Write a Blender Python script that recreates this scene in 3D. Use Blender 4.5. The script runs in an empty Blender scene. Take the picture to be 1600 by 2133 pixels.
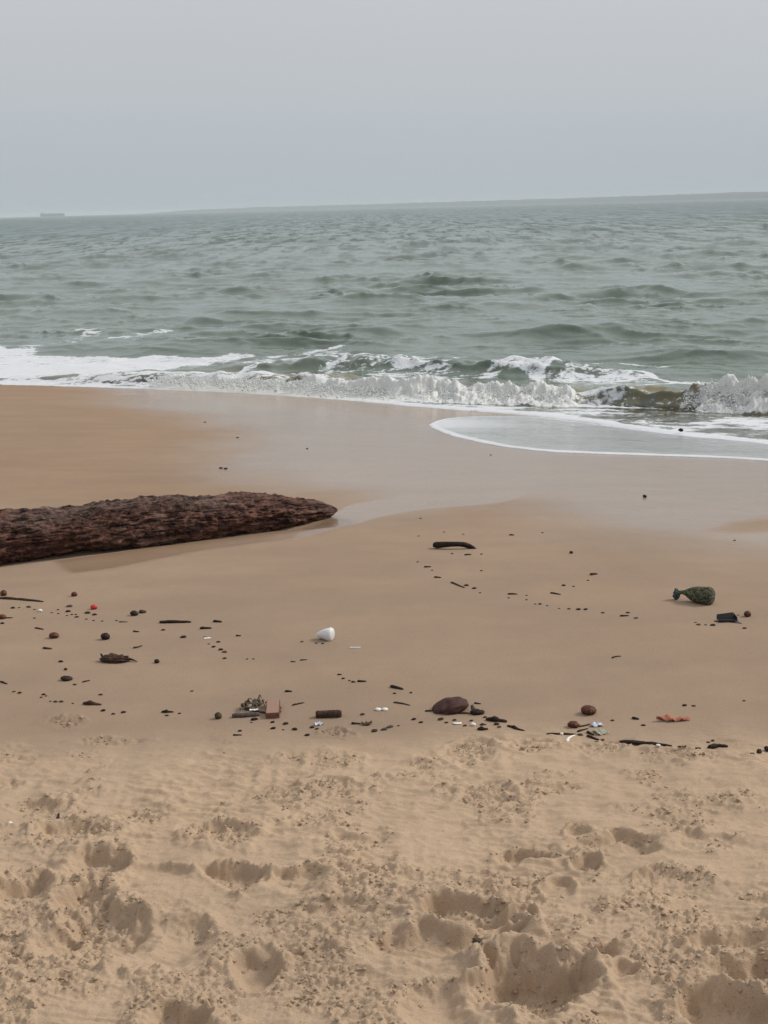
import bpy, bmesh, math, random
import numpy as np
from mathutils import Vector, Matrix
R = math.radians
S = bpy.context.scene
COL = S.collection

# ------------------------------------------------------------------ camera
CAM_Z = 1.70                      # eye height above the dry sand
FPX = 2600.0                      # focal length in photograph pixels (frame 1600 x 2133)
PITCH = math.atan((1066.5 - 432.0) / FPX)
ROLL = math.atan(0.0256)
fwd = Vector((0, math.cos(PITCH), -math.sin(PITCH)))
r0, u0 = Vector((1, 0, 0)), Vector((0, math.sin(PITCH), math.cos(PITCH)))
cr, sr = math.cos(ROLL), math.sin(ROLL)
rgt, upv = r0 * cr - u0 * sr, r0 * sr + u0 * cr
cd = bpy.data.cameras.new('camera')
cam = bpy.data.objects.new('camera', cd); COL.objects.link(cam)
M = Matrix((rgt, upv, -fwd)).transposed().to_4x4(); M.translation = (0, 0, CAM_Z)
cam.matrix_world = M
cd.sensor_fit = 'VERTICAL'; cd.sensor_height = 24.0
cd.lens = 24.0 * FPX / 2133.0
cd.clip_start = 0.05; cd.clip_end = 40000
S.camera = cam

# ------------------------------------------------------------------ sky, sun, exposure
SUN_AZ, SUN_EL = R(72), R(38)
w = bpy.data.worlds.new('World'); S.world = w; w.use_nodes = True
nt = w.node_tree; nt.nodes.clear()
N = nt.nodes.new; L = nt.links.new
out = N('ShaderNodeOutputWorld'); bg = N('ShaderNodeBackground')
sky = N('ShaderNodeTexSky'); sky.sky_type = 'NISHITA'; sky.sun_disc = False
sky.sun_elevation = SUN_EL; sky.sun_rotation = SUN_AZ
sky.air_density = 1.0; sky.dust_density = 6.0; sky.ozone_density = 1.0
hs = N('ShaderNodeHueSaturation'); hs.inputs['Saturation'].default_value = 0.35
L(sky.outputs[0], hs.inputs['Color'])
tc = N('ShaderNodeTexCoord'); sp = N('ShaderNodeSeparateXYZ'); L(tc.outputs['Generated'], sp.inputs[0])
mx = N('ShaderNodeMath'); mx.operation = 'MAXIMUM'; L(sp.outputs['Z'], mx.inputs[0]); mx.inputs[1].default_value = 0.0
cie = N('ShaderNodeMath'); cie.operation = 'MULTIPLY_ADD'; L(mx.outputs[0], cie.inputs[0])
cie.inputs[1].default_value = 0.72; cie.inputs[2].default_value = 1.0          # overcast sky: brighter overhead
cl = N('ShaderNodeTexNoise'); cl.inputs['Scale'].default_value = 1.6; cl.inputs['Detail'].default_value = 3
L(tc.outputs['Generated'], cl.inputs['Vector'])
cm = N('ShaderNodeMath'); cm.operation = 'MULTIPLY_ADD'; L(cl.outputs['Fac'], cm.inputs[0]); cm.inputs[1].default_value = 0.12; cm.inputs[2].default_value = 0.94
cx = N('ShaderNodeMath'); cx.operation = 'MULTIPLY'; L(cie.outputs[0], cx.inputs[0]); L(cm.outputs[0], cx.inputs[1])
rp = N('ShaderNodeValToRGB'); L(mx.outputs[0], rp.inputs[0])
rp.color_ramp.elements[0].color = (0.505, 0.570, 0.615, 1); rp.color_ramp.elements[0].position = 0.0
rp.color_ramp.elements[1].color = (0.540, 0.550, 0.580, 1); rp.color_ramp.elements[1].position = 0.16
vm = N('ShaderNodeVectorMath'); vm.operation = 'SCALE'; L(rp.outputs[0], vm.inputs[0]); L(cx.outputs[0], vm.inputs['Scale'])
v2 = N('ShaderNodeVectorMath'); v2.operation = 'SCALE'; L(hs.outputs[0], v2.inputs[0]); v2.inputs['Scale'].default_value = 0.10
mixw = N('ShaderNodeMixRGB'); mixw.inputs[0].default_value = 0.15
L(vm.outputs[0], mixw.inputs[1]); L(v2.outputs[0], mixw.inputs[2])
L(mixw.outputs[0], bg.inputs[0]); bg.inputs[1].default_value = 1.0
L(bg.outputs[0], out.inputs[0])

sd_ = bpy.data.lights.new('sun', 'SUN'); sd_.energy = 2.4; sd_.angle = R(14); sd_.color = (1.0, 0.95, 0.88)
sun = bpy.data.objects.new('sun', sd_); COL.objects.link(sun)
sdir = Vector((math.sin(SUN_AZ) * math.cos(SUN_EL), math.cos(SUN_AZ) * math.cos(SUN_EL), math.sin(SUN_EL)))
sun.rotation_euler = sdir.to_track_quat('Z', 'Y').to_euler()
sun.location = sdir * 20

S.view_settings.view_transform = 'Standard'; S.view_settings.look = 'None'
S.view_settings.gamma = 1.0; S.view_settings.exposure = 0.0; S.view_settings.use_curve_mapping = False
S.cycles.use_denoising = True
S.cycles.max_bounces = 6; S.cycles.diffuse_bounces = 3; S.cycles.glossy_bounces = 3
S.cycles.transparent_max_bounces = 8; S.cycles.volume_bounces = 0
S.cycles.caustics_reflective = False; S.cycles.caustics_refractive = False

# ------------------------------------------------------------------ noise helpers (numpy)
def _h(i, j, seed):
    n = (i.astype(np.int64) * 374761393 + j.astype(np.int64) * 668265263 + seed * 1442695041) & 0x7fffffff
    n = ((n ^ (n >> 13)) * 1274126177) & 0x7fffffff
    n = ((n ^ (n >> 16)) * 2246822519) & 0x7fffffff
    return ((n ^ (n >> 15)) & 0xffffff) / float(0xffffff)
def perlin(x, y, seed=0):
    x = np.asarray(x, float); y = np.asarray(y, float)
    xi, yi = np.floor(x), np.floor(y); xf, yf = x - xi, y - yi
    i, j = xi.astype(np.int64), yi.astype(np.int64)
    def g(di, dj):
        a = _h(i + di, j + dj, seed) * 2 * math.pi
        return np.cos(a) * (xf - di) + np.sin(a) * (yf - dj)
    u = xf * xf * xf * (xf * (xf * 6 - 15) + 10); v = yf * yf * yf * (yf * (yf * 6 - 15) + 10)
    a = g(0, 0); b = g(1, 0); c = g(0, 1); d = g(1, 1)
    return ((a * (1 - u) + b * u) * (1 - v) + (c * (1 - u) + d * u) * v) * 1.45
def fbm(x, y, octv=4, seed=0, gain=0.5):
    t = 0; a = 1.0; f = 1.0
    for o in range(octv):
        t = t + a * perlin(np.asarray(x) * f + 17.3 * o, np.asarray(y) * f - 9.1 * o, seed + o); a *= gain; f *= 2.03
    return t
def sstep(a, b, x):
    t = np.clip((x - a) / (b - a), 0, 1); return t * t * (3 - 2 * t)
def clods(x, y, cell, seed, keep=0.7):
    X = np.asarray(x) / cell; Y = np.asarray(y) / cell
    i, j = np.floor(X).astype(np.int64), np.floor(Y).astype(np.int64)
    best = np.zeros_like(X)
    for di in (-1, 0, 1):
        for dj in (-1, 0, 1):
            ci, cj = i + di, j + dj
            ox = ci + 0.1 + 0.8 * _h(ci, cj, seed); oy = cj + 0.1 + 0.8 * _h(ci, cj, seed + 7)
            rr = 0.25 + 0.5 * _h(ci, cj, seed + 13); on = _h(ci, cj, seed + 21) < keep
            an = _h(ci, cj, seed + 31) * 3.1416; ca, sa = np.cos(an), np.sin(an)
            dx, dy = X - ox, Y - oy
            q = ((dx * ca + dy * sa) ** 2 + 1.9 * (dy * ca - dx * sa) ** 2) / (rr * rr)
            dome = np.sqrt(np.clip(1 - q, 0, 1)) * rr * on
            best = np.maximum(best, dome)
    return best * cell
def seg_dist(x, y, pts):
    """distance to polyline, arclength of the nearest point, signed side (left of direction +)"""
    bd = np.full(np.shape(x), 1e9); bs = np.zeros(np.shape(x)); bn = np.zeros(np.shape(x)); acc = 0.0
    for (ax, ay), (bx, by) in zip(pts[:-1], pts[1:]):
        ex, ey = bx - ax, by - ay; l2 = ex * ex + ey * ey; l = math.sqrt(l2)
        t = np.clip(((x - ax) * ex + (y - ay) * ey) / l2, 0, 1)
        qx, qy = x - (ax + t * ex), y - (ay + t * ey); d = np.hypot(qx, qy)
        m = d < bd; bd = np.where(m, d, bd); bs = np.where(m, acc + t * l, bs)
        bn = np.where(m, np.sign(ex * qy - ey * qx), bn); acc += l
    return bd, bs, bn
def poly_sd(x, y, pts):
    """signed distance to polygon, + inside"""
    p = list(pts) + [pts[0]]
    d, _, _ = seg_dist(x, y, p)
    ins = np.zeros(np.shape(x), bool)
    for (ax, ay), (bx, by) in zip(p[:-1], p[1:]):
        if ay == by: continue
        c = ((ay > y) != (by > y)) & (x < (bx - ax) * (y - ay) / (by - ay) + ax); ins ^= c
    return np.where(ins, d, -d)
def smooth_line(pts, n=6):
    """Catmull-Rom refinement"""
    P = [np.array(p, float) for p in pts]; P = [2 * P[0] - P[1]] + P + [2 * P[-1] - P[-2]]; o = []
    for k in range(1, len(P) - 2):
        for q in range(n):
            t = q / n; a, b, c, d = P[k - 1], P[k], P[k + 1], P[k + 2]
            o.append(tuple(0.5 * (2 * b + (c - a) * t + (2 * a - 5 * b + 4 * c - d) * t * t + (3 * b - a - 3 * c + d) * t ** 3)))
    o.append(tuple(P[-2])); return o

# ------------------------------------------------------------------ beach shape
SEA = -1.20
_v = np.array([-400, -60, -5, 0, 3.4, 4.6, 6.0, 8.5, 11, 13.4, 15.5, 18, 21, 30, 60, 300, 12000])
_z = np.array([3.0, 1.2, 0.05, 0.0, 0.0, -0.02, -0.11, -0.33, -0.53, -0.72, -0.90, -1.12, -1.36, -1.95, -3.4, -5.2, -5.2])
_vv = np.linspace(-400, 400, 80001); _zz = np.interp(_vv, _v, _z)
_k = np.hanning(161); _k /= _k.sum(); _zz = np.convolve(np.pad(_zz, 80, mode='edge'), _k, 'valid')
def macro(x, y):
    x = np.asarray(x, float); y = np.asarray(y, float)
    v = y + 0.45 * 14 * np.tanh(x / 14) * sstep(5, 13, y)
    return np.interp(v, _vv, _zz)
def ray(px, py):
    d = fwd * FPX + rgt * (px - 800.0) + upv * (1066.5 - py); return d.normalized()
def at(px, py):
    """point on the smooth beach seen at a photograph pixel"""
    d = ray(px, py); t0, t1 = 0.5, 60.0; prev = t0; t = t0
    while t < t1:
        p = d * t
        if CAM_Z + p.z < float(macro(p.x, p.y)): break
        prev = t; t *= 1.03
    a, b = prev, t
    for _ in range(30):
        m = (a + b) / 2; p = d * m
        if CAM_Z + p.z < float(macro(p.x, p.y)): b = m
        else: a = m
    p = d * b; return (p.x, p.y)
def at_sea(px, py, z=SEA):
    d = ray(px, py); t = (z - CAM_Z) / d.z; return (d.x * t, d.y * t)
def mpp(x, y):
    """metres per photograph pixel at a ground point"""
    return math.sqrt(x * x + y * y + CAM_Z ** 2) / FPX

# footprints and scuffs in the loose sand: photo px centre, width, height, turn, depth, rim, rough
PRINTS = [
 (150,1738,150,46,0.05,.035,.012,.9),(205,1803,140,62,-.2,.06,.018,.5),(330,1822,130,36,-.3,.02,.006,.1),
 (485,1828,130,44,-.25,.045,.012,.7),(610,1842,150,40,-.1,.03,.010,.3),(30,1862,120,52,0,.05,.015,.5),
 (180,1882,120,62,.2,.05,.02,.9),(205,1958,170,110,.1,.065,.02,1.0),(335,1968,230,90,.08,.045,.012,.15),(118,1972,84,48,0,.03,.015,.3),
 (538,2022,86,56,0,.05,.012,.1),(1290,1762,190,34,0,.035,.010,.25),(1095,1794,110,24,0,.03,.010,.4),
 (1222,1812,76,34,0,.04,.012,.8),(1208,1735,46,22,0,.022,.008,.5),(1163,1852,52,26,0,.025,.008,0),
 (960,1905,180,44,.1,.05,.02,.9),(1045,1932,130,56,0,.045,.012,.15),(1090,1905,60,46,0,.02,.015,.9),
 (890,1968,280,62,.05,.05,.016,.2),(1110,2062,230,120,-.1,.13,.035,.9),(1520,1968,150,50,.1,.03,.015,.4),
 (1555,2030,150,56,0,.05,.02,.9),(1520,2108,190,66,-.15,.07,.02,.2),(930,2110,200,110,.5,.035,.006,0),
 (385,2132,150,44,0,.05,.012,.2),(1245,1998,90,30,.1,.03,.01,.6),(1310,2030,80,26,.1,.025,.01,.1),
 (470,1745,130,42,0,.02,.015,1.0),(80,1682,110,26,0,.018,.01,.6),(130,1632,60,16,0,.012,.004,.1),
 (690,1648,120,40,0,.006,.012,1.0),(1010,1655,110,34,0,.004,.012,1.0),(690,1590,110,40,.5,.003,.01,1.0),(980,1570,110,46,0,.003,.012,1.0),
 (1260,1560,150,24,0,.002,.010,1.0),(700,1530,80,16,0,.004,.009,1.0),(135,1503,80,22,0,.003,.004,1.0),(570,1660,90,22,0,.003,.008,1.0),
 (1120,1560,120,14,0,.002,.008,1.0),(1420,1575,180,20,0,.002,.008,1.0),(230,1545,130,14,0,.002,.006,1.0),(880,1600,100,16,0,.003,.006,.9),
 (1150,1640,140,18,0,.004,.006,.8),(1340,1690,120,26,0,.004,.006,.8),(740,1760,160,34,0,.01,.008,.8),(1480,1760,150,40,0,.012,.008,.5),
 (300,1700,120,30,0,.008,.008,.9),(20,1640,60,20,0,.012,.008,.8),(1400,1850,160,46,0,.015,.008,.6),(700,1905,150,40,0,.012,.008,.6),
]
_pr = []
for (px, py, wp, hp, tr, dep, rim, rough) in PRINTS:
    X, Y = at(px, py); q = mpp(X, Y); sn = CAM_Z / math.hypot(CAM_Z, Y)
    _pr.append((X, Y, wp / 2 * q, hp / 2 * q / sn, tr, dep, rim, rough))
LOG_A = at(-260, 1192); LOG_B = at(702, 1074)

def sand_detail(x, y):
    """height added to the smooth profile, and roughness mask"""
    x = np.asarray(x, float); y = np.asarray(y, float)
    z = np.zeros(np.shape(x)); rough = np.zeros(np.shape(x))
    wx = x + 0.026 * fbm(x * 7, y * 7, 3, 5, .5); wy = y + 0.034 * fbm(x * 7, y * 7, 3, 8, .5)
    edge = y - (3.82 + 0.10 * perlin(x * 1.3, y * 0.6, 77) + 0.05 * perlin(x * 6, y * 6, 78))
    dry = sstep(0.16, -0.22, edge)
    streak = fbm(x * 5 + 2 * y, y * 19, 3, 33)
    z += dry * (0.016 * fbm(x * 2.2, y * 2.2, 3, 31) + 0.006 * fbm(x * 7, y * 7, 3, 37) + 0.0045 * streak)
    wob = 0.35 * perlin(x * 2.1, y * 2.1, 34)
    ridge = np.clip(1 - 2.2 * np.abs(perlin(x * 5.5 + wob, y * 15 + 1.5 * x + wob, 35)), 0, 1) ** 2
    ridge2 = np.clip(1 - 2.2 * np.abs(perlin(x * 15 + wob, y * 36 + 3 * x, 36)), 0, 1) ** 1.6
    pat = sstep(-.35, .5, fbm(x * 1.9, y * 1.9, 2, 38))
    z += dry * (0.30 + 0.70 * pat) * (0.0075 * ridge + 0.0058 * ridge2 + 0.0040 * np.abs(perlin(x * 32, y * 66, 39)))
    n1 = fbm(x * 2.6, y * 2.2, 3, 51) + 0.55 * fbm(x * 9 , y * 11, 3, 52)
    nearer = sstep(3.7, 2.5, y)
    mask = sstep(0.26 - 0.62 * nearer, 0.62 - 0.40 * nearer, n1 + 0.25 * streak) * dry
    rough = np.maximum(mask * (0.62 + 0.30 * nearer), dry * (0.06 + 0.14 * nearer))
    rn = 0.15 * fbm(x * 15, y * 15, 3, 3, .55)
    for (X, Y, a, b, tr, dep, rim, rg) in _pr:
        rmx = 2.1 * max(a, b)
        m = (np.abs(x - X) < rmx) & (np.abs(y - Y) < rmx)
        if not np.any(m): continue
        dx, dy = wx[m] - X, wy[m] - Y; c, s = math.cos(tr), math.sin(tr)
        u, v = (dx * c + dy * s) / a, (dy * c - dx * s) / b
        rr = np.hypot(u, v) * (1 + rn[m] * (0.5 + 0.5 * rg))
        steep = sstep(-0.5, 0.6, v)                        # the far wall is cut steeply, the near side slopes
        lo = 0.12 + 0.52 * steep
        fl = np.clip((1.08 - rr) / (1.08 - lo), 0, 1); fl = fl * fl * (3 - 2 * fl)
        z[m] += -dep * 0.62 * fl + rim * (0.45 + 0.55 * steep) * np.exp(-((rr - 1.18) / 0.22) ** 2)
        rim_r = np.exp(-((rr - 1.05) / 0.30) ** 2) * min(1.0, 0.40 + rg) * (0.35 + 0.65 * steep) * (1.0 if dep > .012 else 0.3)
        rim_r = np.maximum(rim_r, 0.85 * min(1.0, .45 + rg) * sstep(.25, .7, steep) * sstep(.45, .65, rr) * sstep(1.15, 1.0, rr) * (dep > .012))
        ins = sstep(1.15, 0.75, rr)
        rough[m] = rough[m] * (1 - ins * (1 - rg)) 
        rough[m] = np.maximum(rough[m], np.maximum(rim_r, rg * ins * (1.0 if dep > .012 else .9)))
    return z, rough, dry
def crumbs(x, y, rough):
    br = np.clip(0.65 + 0.7 * perlin(x * 9, y * 9, 91), 0.1, 1.4)
    X = x + 0.004 * perlin(x * 70, y * 70, 97); Y = y + 0.004 * perlin(x * 70, y * 70, 98)
    return rough * (0.16 * clods(X, Y, 0.075, 10, 0.30) * sstep(.35, .9, rough) + 0.45 * clods(X, Y, 0.029, 11, 0.36) * br + 1.0 * clods(X, Y, 0.0150, 12, 0.60) * br
                    + 1.15 * clods(X, Y, 0.0085, 15, 0.75)) + rough * 0.0045 * fbm(x * 26, y * 60, 3, 95, .7)
def log_scour(x, y):
    d, s, side = seg_dist(x, y, [LOG_A, LOG_B])
    ln = math.hypot(LOG_B[0] - LOG_A[0], LOG_B[1] - LOG_A[1])
    fr = np.where(side < 0, d, -d)          # + toward the camera
    sc = -0.035 * np.exp(-((fr - 0.10) / 0.16) ** 2) + 0.012 * np.exp(-((fr - 0.42) / 0.12) ** 2)
    return sc * sstep(ln, ln - 0.5, s) * sstep(0.9, 0.2, np.where((s <= 0), d, 0.0))
def H(x, y):
    x = np.atleast_1d(np.asarray(x, float)); y = np.atleast_1d(np.asarray(y, float))
    z, rg, dry = sand_detail(x, y)
    return macro(x, y) + z + crumbs(x, y, rg) + log_scour(x, y) + 0.0012 * fbm(x * 5, y * 3, 3, 66)
def hz(x, y): return float(H(x, y)[0])

# ------------------------------------------------------------------ mesh helpers
def grid_mesh(name, X, Y, Z, attrs):
    r, c = X.shape; me = bpy.data.meshes.new(name)
    co = np.empty((r * c, 3), np.float32); co[:, 0] = X.ravel(); co[:, 1] = Y.ravel(); co[:, 2] = Z.ravel()
    i = np.arange(r * c, dtype=np.int32).reshape(r, c)
    q = np.stack([i[:-1, :-1], i[:-1, 1:], i[1:, 1:], i[1:, :-1]], -1).reshape(-1, 4)
    me.vertices.add(r * c); me.vertices.foreach_set('co', co.ravel())
    me.loops.add(q.size); me.loops.foreach_set('vertex_index', q.ravel())
    me.polygons.add(len(q)); me.polygons.foreach_set('loop_start', np.arange(0, q.size, 4, dtype=np.int32))
    me.polygons.foreach_set('use_smooth', np.ones(len(q), bool))
    for k, a in attrs.items():
        at_ = me.attributes.new(k, 'FLOAT', 'POINT'); at_.data.foreach_set('value', a.astype(np.float32).ravel())
    me.update(); me.validate(); return me
def link(name, me, mat=None, parent=None, loc=None):
    o = bpy.data.objects.new(name, me); COL.objects.link(o)
    if mat and me is not None and not me.materials: me.materials.append(mat)
    if parent: o.parent = parent
    if loc is not None: o.location = loc
    return o
def tag(o, label=None, cat=None, group=None, kind=None):
    for k, v in (('label', label), ('category', cat), ('group', group), ('kind', kind)):
        if v: o[k] = v
    return o

# ------------------------------------------------------------------ material helpers
class NT:
    def __init__(s, name):
        s.m = bpy.data.materials.new(name); s.m.use_nodes = True; s.t = s.m.node_tree; s.t.nodes.clear()
        s.out = s.n('ShaderNodeOutputMaterial')
    def n(s, k, **kw):
        x = s.t.nodes.new(k)
        for a, b in kw.items(): setattr(x, a, b)
        return x
    def l(s, a, b): s.t.links.new(a, b)
    def put(s, sock, v):
        if isinstance(v, bpy.types.NodeSocket): s.l(v, sock)
        else: sock.default_value = v
    def attr(s, name): return s.n('ShaderNodeAttribute', attribute_name=name).outputs['Fac']
    def math(s, op, a, b=0.0, c=None, clamp=False):
        x = s.n('ShaderNodeMath', operation=op, use_clamp=clamp); s.put(x.inputs[0], a); s.put(x.inputs[1], b)
        if c is not None: s.put(x.inputs[2], c)
        return x.outputs[0]
    def step(s, v, a, b, lo=0.0, hi=1.0):
        x = s.n('ShaderNodeMapRange', interpolation_type='SMOOTHSTEP'); s.put(x.inputs[0], v)
        s.put(x.inputs[1], a); s.put(x.inputs[2], b); s.put(x.inputs[3], lo); s.put(x.inputs[4], hi); return x.outputs[0]
    def mix(s, f, a, b, mode='MIX'):
        x = s.n('ShaderNodeMixRGB', blend_type=mode); s.put(x.inputs[0], f)
        for k, v in ((1, a), (2, b)): s.put(x.inputs[k], v if isinstance(v, bpy.types.NodeSocket) else (*v, 1))
        return x.outputs[0]
    def noise(s, scale, detail=4, rough=0.55, vec=None, dist=0.0, out='Fac'):
        x = s.n('ShaderNodeTexNoise'); x.inputs['Scale'].default_value = scale; x.inputs['Detail'].default_value = detail
        x.inputs['Roughness'].default_value = rough; x.inputs['Distortion'].default_value = dist
        s.l(vec if vec is not None else s.obj(), x.inputs['Vector']); return x.outputs[out]
    def obj(s):
        if not hasattr(s, '_o'): s._o = s.n('ShaderNodeTexCoord').outputs['Object']
        return s._o
    def scaled(s, v):
        x = s.n('ShaderNodeMapping'); x.inputs['Scale'].default_value = v; s.l(s.obj(), x.inputs[0]); return x.outputs[0]
    def bump(s, h, dist, strength=1.0, normal=None):
        x = s.n('ShaderNodeBump'); s.put(x.inputs['Height'], h); s.put(x.inputs['Distance'], dist); s.put(x.inputs['Strength'], strength)
        if normal is not None: s.l(normal, x.inputs['Normal'])
        return x.outputs[0]
    def bsdf(s, **kw):
        x = s.n('ShaderNodeBsdfPrincipled')
        for k, v in kw.items():
            k = k.replace('_', ' ')
            sock = x.inputs[k]
            if isinstance(v, tuple) and len(v) == 3 and sock.type == 'RGBA': v = (*v, 1)
            s.put(sock, v)
        return x
    def done(s, sh): s.l(sh, s.out.inputs['Surface']); return s.m

# ------------------------------------------------------------------ sand
def W(pts): return [at(*p) for p in pts]
WET = W([(190,803),(330,850),(470,900),(430,960),(520,1008),(690,1032),(715,1052),(735,1075),(780,1072),(900,1058),(1055,1045),(1120,1068),
         (1210,1100),(1350,1118),(1480,1138),(1600,1152),(1900,1185),(2300,1180),(2300,960),(1600,880),(900,820),(250,795)])
CHAN = W([(600,1124),(640,1119),(745,1092),(800,1076),(900,1060),(1055,1046),(1100,1020),(900,1030),(740,1048),(690,1072),(640,1098)])
TONGUE = W([(1480,1104),(1540,1086),(1620,1072),(1800,1050),(1800,1100),(1620,1108),(1540,1110)])
def rows_px(y0, y1, step, h):
    o = [y0]
    while o[-1] < y1:
        y = o[-1]; hh = h(y); o.append(y + step * (y * y + hh * hh) / (hh * 1248.0))
    return o
ys = list(-np.geomspace(300, 1, 14)) + [-.5, 0, .4, .8, 1.1, 1.4] + rows_px(1.6, 21.0, 0.80, lambda y: CAM_Z - float(macro(0.0, y))) + list(np.geomspace(22, 900, 22))
ys = np.array(ys)
inner = np.linspace(-1, 1, 760); ot = np.linspace(0, 1, 26)[1:] ** 3
wy_ = np.maximum(1.35, 0.40 * ys + 0.62)
XX = np.concatenate([-(wy_[:, None] + (2500 - wy_[:, None]) * ot[None, ::-1]), wy_[:, None] * inner[None], wy_[:, None] + (2500 - wy_[:, None]) * ot[None]], 1)
YY = np.repeat(ys[:, None], XX.shape[1], 1)
zd, rg, dry = sand_detail(XX, YY)
ZZ = macro(XX, YY) + zd + log_scour(XX, YY) + 0.0012 * fbm(XX * 5, YY * 3, 3, 66)
near = (YY > 1.2) & (YY < 5.2) & (np.abs(XX) < 6) & (rg > 0.004)
ZZ[near] += crumbs(XX[near], YY[near], rg[near])
sd1 = poly_sd(XX, YY, WET) + 0.22 * fbm(XX * 1.1, YY * 0.7, 4, 131)
wet = sstep(-0.8, 0.85, sd1)
wet = np.maximum(wet, sstep(-0.015, 0.03, poly_sd(XX, YY, smooth_line(CHAN, 3))))
wet *= 1 - 0.75 * sstep(-0.12, 0.15, poly_sd(XX, YY, TONGUE) + 0.05 * fbm(XX * 3, YY * 3, 2, 8))
wet = np.maximum(wet, sstep(13.5, 15.0, YY + 0.8 * XX) * sstep(-5.5, -2.5, XX) * sstep(9, 12, YY))
RILL = W([(150,1196),(240,1184),(330,1166),(440,1146),(600,1125),(640,1119),(745,1092),(700,1078),(600,1096),(420,1120),(250,1150),(100,1172)])
rsd = poly_sd(XX, YY, smooth_line(RILL, 3)) + 0.012 * fbm(XX * 6, YY * 6, 3, 19)
rill2 = sstep(-0.02, 0.05, rsd); wet = np.maximum(wet, 0.62 * rill2)
damp = sstep(7.0, 8.6, YY + 0.3 * XX + 0.4 * fbm(XX * .8, YY * .8, 3, 9))
rill = rill2 * 1.0
me = grid_mesh('sand', XX, YY, ZZ, dict(wet=wet, damp=damp, dry=dry, rough=rg, rill=rill))
m = NT('sand')
cA = m.mix(m.noise(1.3, 5), (0.268, 0.193, 0.133), (0.308, 0.226, 0.158))                 # packed sand
cB = m.mix(m.noise(2.2, 6), (0.378, 0.275, 0.184), (0.446, 0.329, 0.224))                # loose dry sand
cW = m.mix(m.noise(0.7, 4), (0.255, 0.172, 0.108), (0.290, 0.203, 0.134))              # soaked sand
c = m.mix(m.attr('dry'), cA, cB)
c = m.mix(m.attr('damp'), c, cW)
c = m.mix(m.math('MULTIPLY', m.attr('rill'), 0.7), c, (0.19, 0.115, 0.065))
gr = m.noise(420, 2, 0.7); c = m.mix(0.30, c, m.mix(m.step(gr, 0.35, 0.65), (0.55, 0.55, 0.55), (1.35, 1.33, 1.3)), 'MULTIPLY')
mo = m.noise(1.6, 5, 0.6, vec=m.scaled((0.6, 1.3, 1.0))); c = m.mix(0.7, c, m.mix(m.step(mo, .3, .7), (0.91, 0.91, 0.92), (1.08, 1.07, 1.06)), 'MULTIPLY')
spk = m.step(m.noise(95, 2, 0.6), 0.66, 0.74); c = m.mix(m.math('MULTIPLY', spk, 0.35), c, (0.12, 0.075, 0.045))
blot = m.noise(6, 4); c = m.mix(0.5, c, m.mix(blot, (0.86, 0.86, 0.87), (1.12, 1.11, 1.1)), 'MULTIPLY')
wt = m.attr('wet')
nb = m.bump(m.noise(260, 3, 0.75), 0.0018, m.math('MULTIPLY_ADD', wt, -0.85, 0.9))
film = m.bump(m.noise(9, 3), 0.0012, 0.35)
b = m.bsdf(Base_Color=c, Roughness=0.92, Specular_IOR_Level=0.15, Normal=nb, Coat_Weight=m.math('MULTIPLY_ADD', m.attr('damp'), 0.06, m.math('MULTIPLY', wt, 0.94), clamp=True),
           Coat_Roughness=m.step(wt, 0.0, 0.9, 0.45, 0.19), Coat_IOR=1.42)
m.l(film, b.inputs['Coat Normal'])
SANDM = m.done(b.outputs[0])
beach = link('sand', me, SANDM); tag(beach, kind='structure')

# loose clods of sand kicked up over the rough patches
rgc = np.random.default_rng(77)
cy_ = 1.9 + 2.35 * rgc.uniform(0, 1, 150000) ** 1.15; cx_ = rgc.uniform(-1, 1, 150000) * (0.40 * cy_ + 0.6)
_, crg, cdry = sand_detail(cx_, cy_)
pick = rgc.uniform(0, 1, 150000) < sstep(.30, .75, crg) * 0.50 * (0.15 + 0.85 * sstep(-.25, .45, fbm(cx_ * 14, cy_ * 18, 2, 61)))
cx_, cy_ = cx_[pick][:30000], cy_[pick][:30000]; nc = len(cx_)
cr_ = 0.0017 + 0.0042 * rgc.uniform(0, 1, nc) ** 4.0
cz_ = H(cx_, cy_) + cr_ * 0.12
t_ = (1 + 5 ** .5) / 2
iv = np.array([(-1,t_,0),(1,t_,0),(-1,-t_,0),(1,-t_,0),(0,-1,t_),(0,1,t_),(0,-1,-t_),(0,1,-t_),(t_,0,-1),(t_,0,1),(-t_,0,-1),(-t_,0,1)]) / 1.902
if_ = np.array([(0,11,5),(0,5,1),(0,1,7),(0,7,10),(0,10,11),(1,5,9),(5,11,4),(11,10,2),(10,7,6),(7,1,8),(3,9,4),(3,4,2),(3,2,6),(3,6,8),(3,8,9),(4,9,5),(2,4,11),(6,2,10),(8,6,7),(9,8,1)])
cs_ = np.stack([rgc.uniform(.8, 1.5, nc), rgc.uniform(.8, 1.3, nc), rgc.uniform(.5, .95, nc)], 1) * cr_[:, None]
cV = (iv[None] * (1 + .34 * rgc.normal(0, 1, (nc, 12, 1)).clip(-1.4, 1.4)) * cs_[:, None] + np.stack([cx_, cy_, cz_], 1)[:, None]).reshape(-1, 3)
cF = (if_[None] + (np.arange(nc) * 12)[:, None, None]).reshape(-1, 3)
me = bpy.data.meshes.new('sand_clods'); me.vertices.add(len(cV)); me.vertices.foreach_set('co', cV.astype(np.float32).ravel())
me.loops.add(cF.size); me.loops.foreach_set('vertex_index', cF.astype(np.int32).ravel())
me.polygons.add(len(cF)); me.polygons.foreach_set('loop_start', np.arange(0, cF.size, 3, dtype=np.int32))
at_ = me.attributes.new('dry', 'FLOAT', 'POINT'); at_.data.foreach_set('value', np.repeat(rgc.uniform(.35, 1.6, nc).clip(0, 1), 12).astype(np.float32)); me.update(); me.validate()
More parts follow.
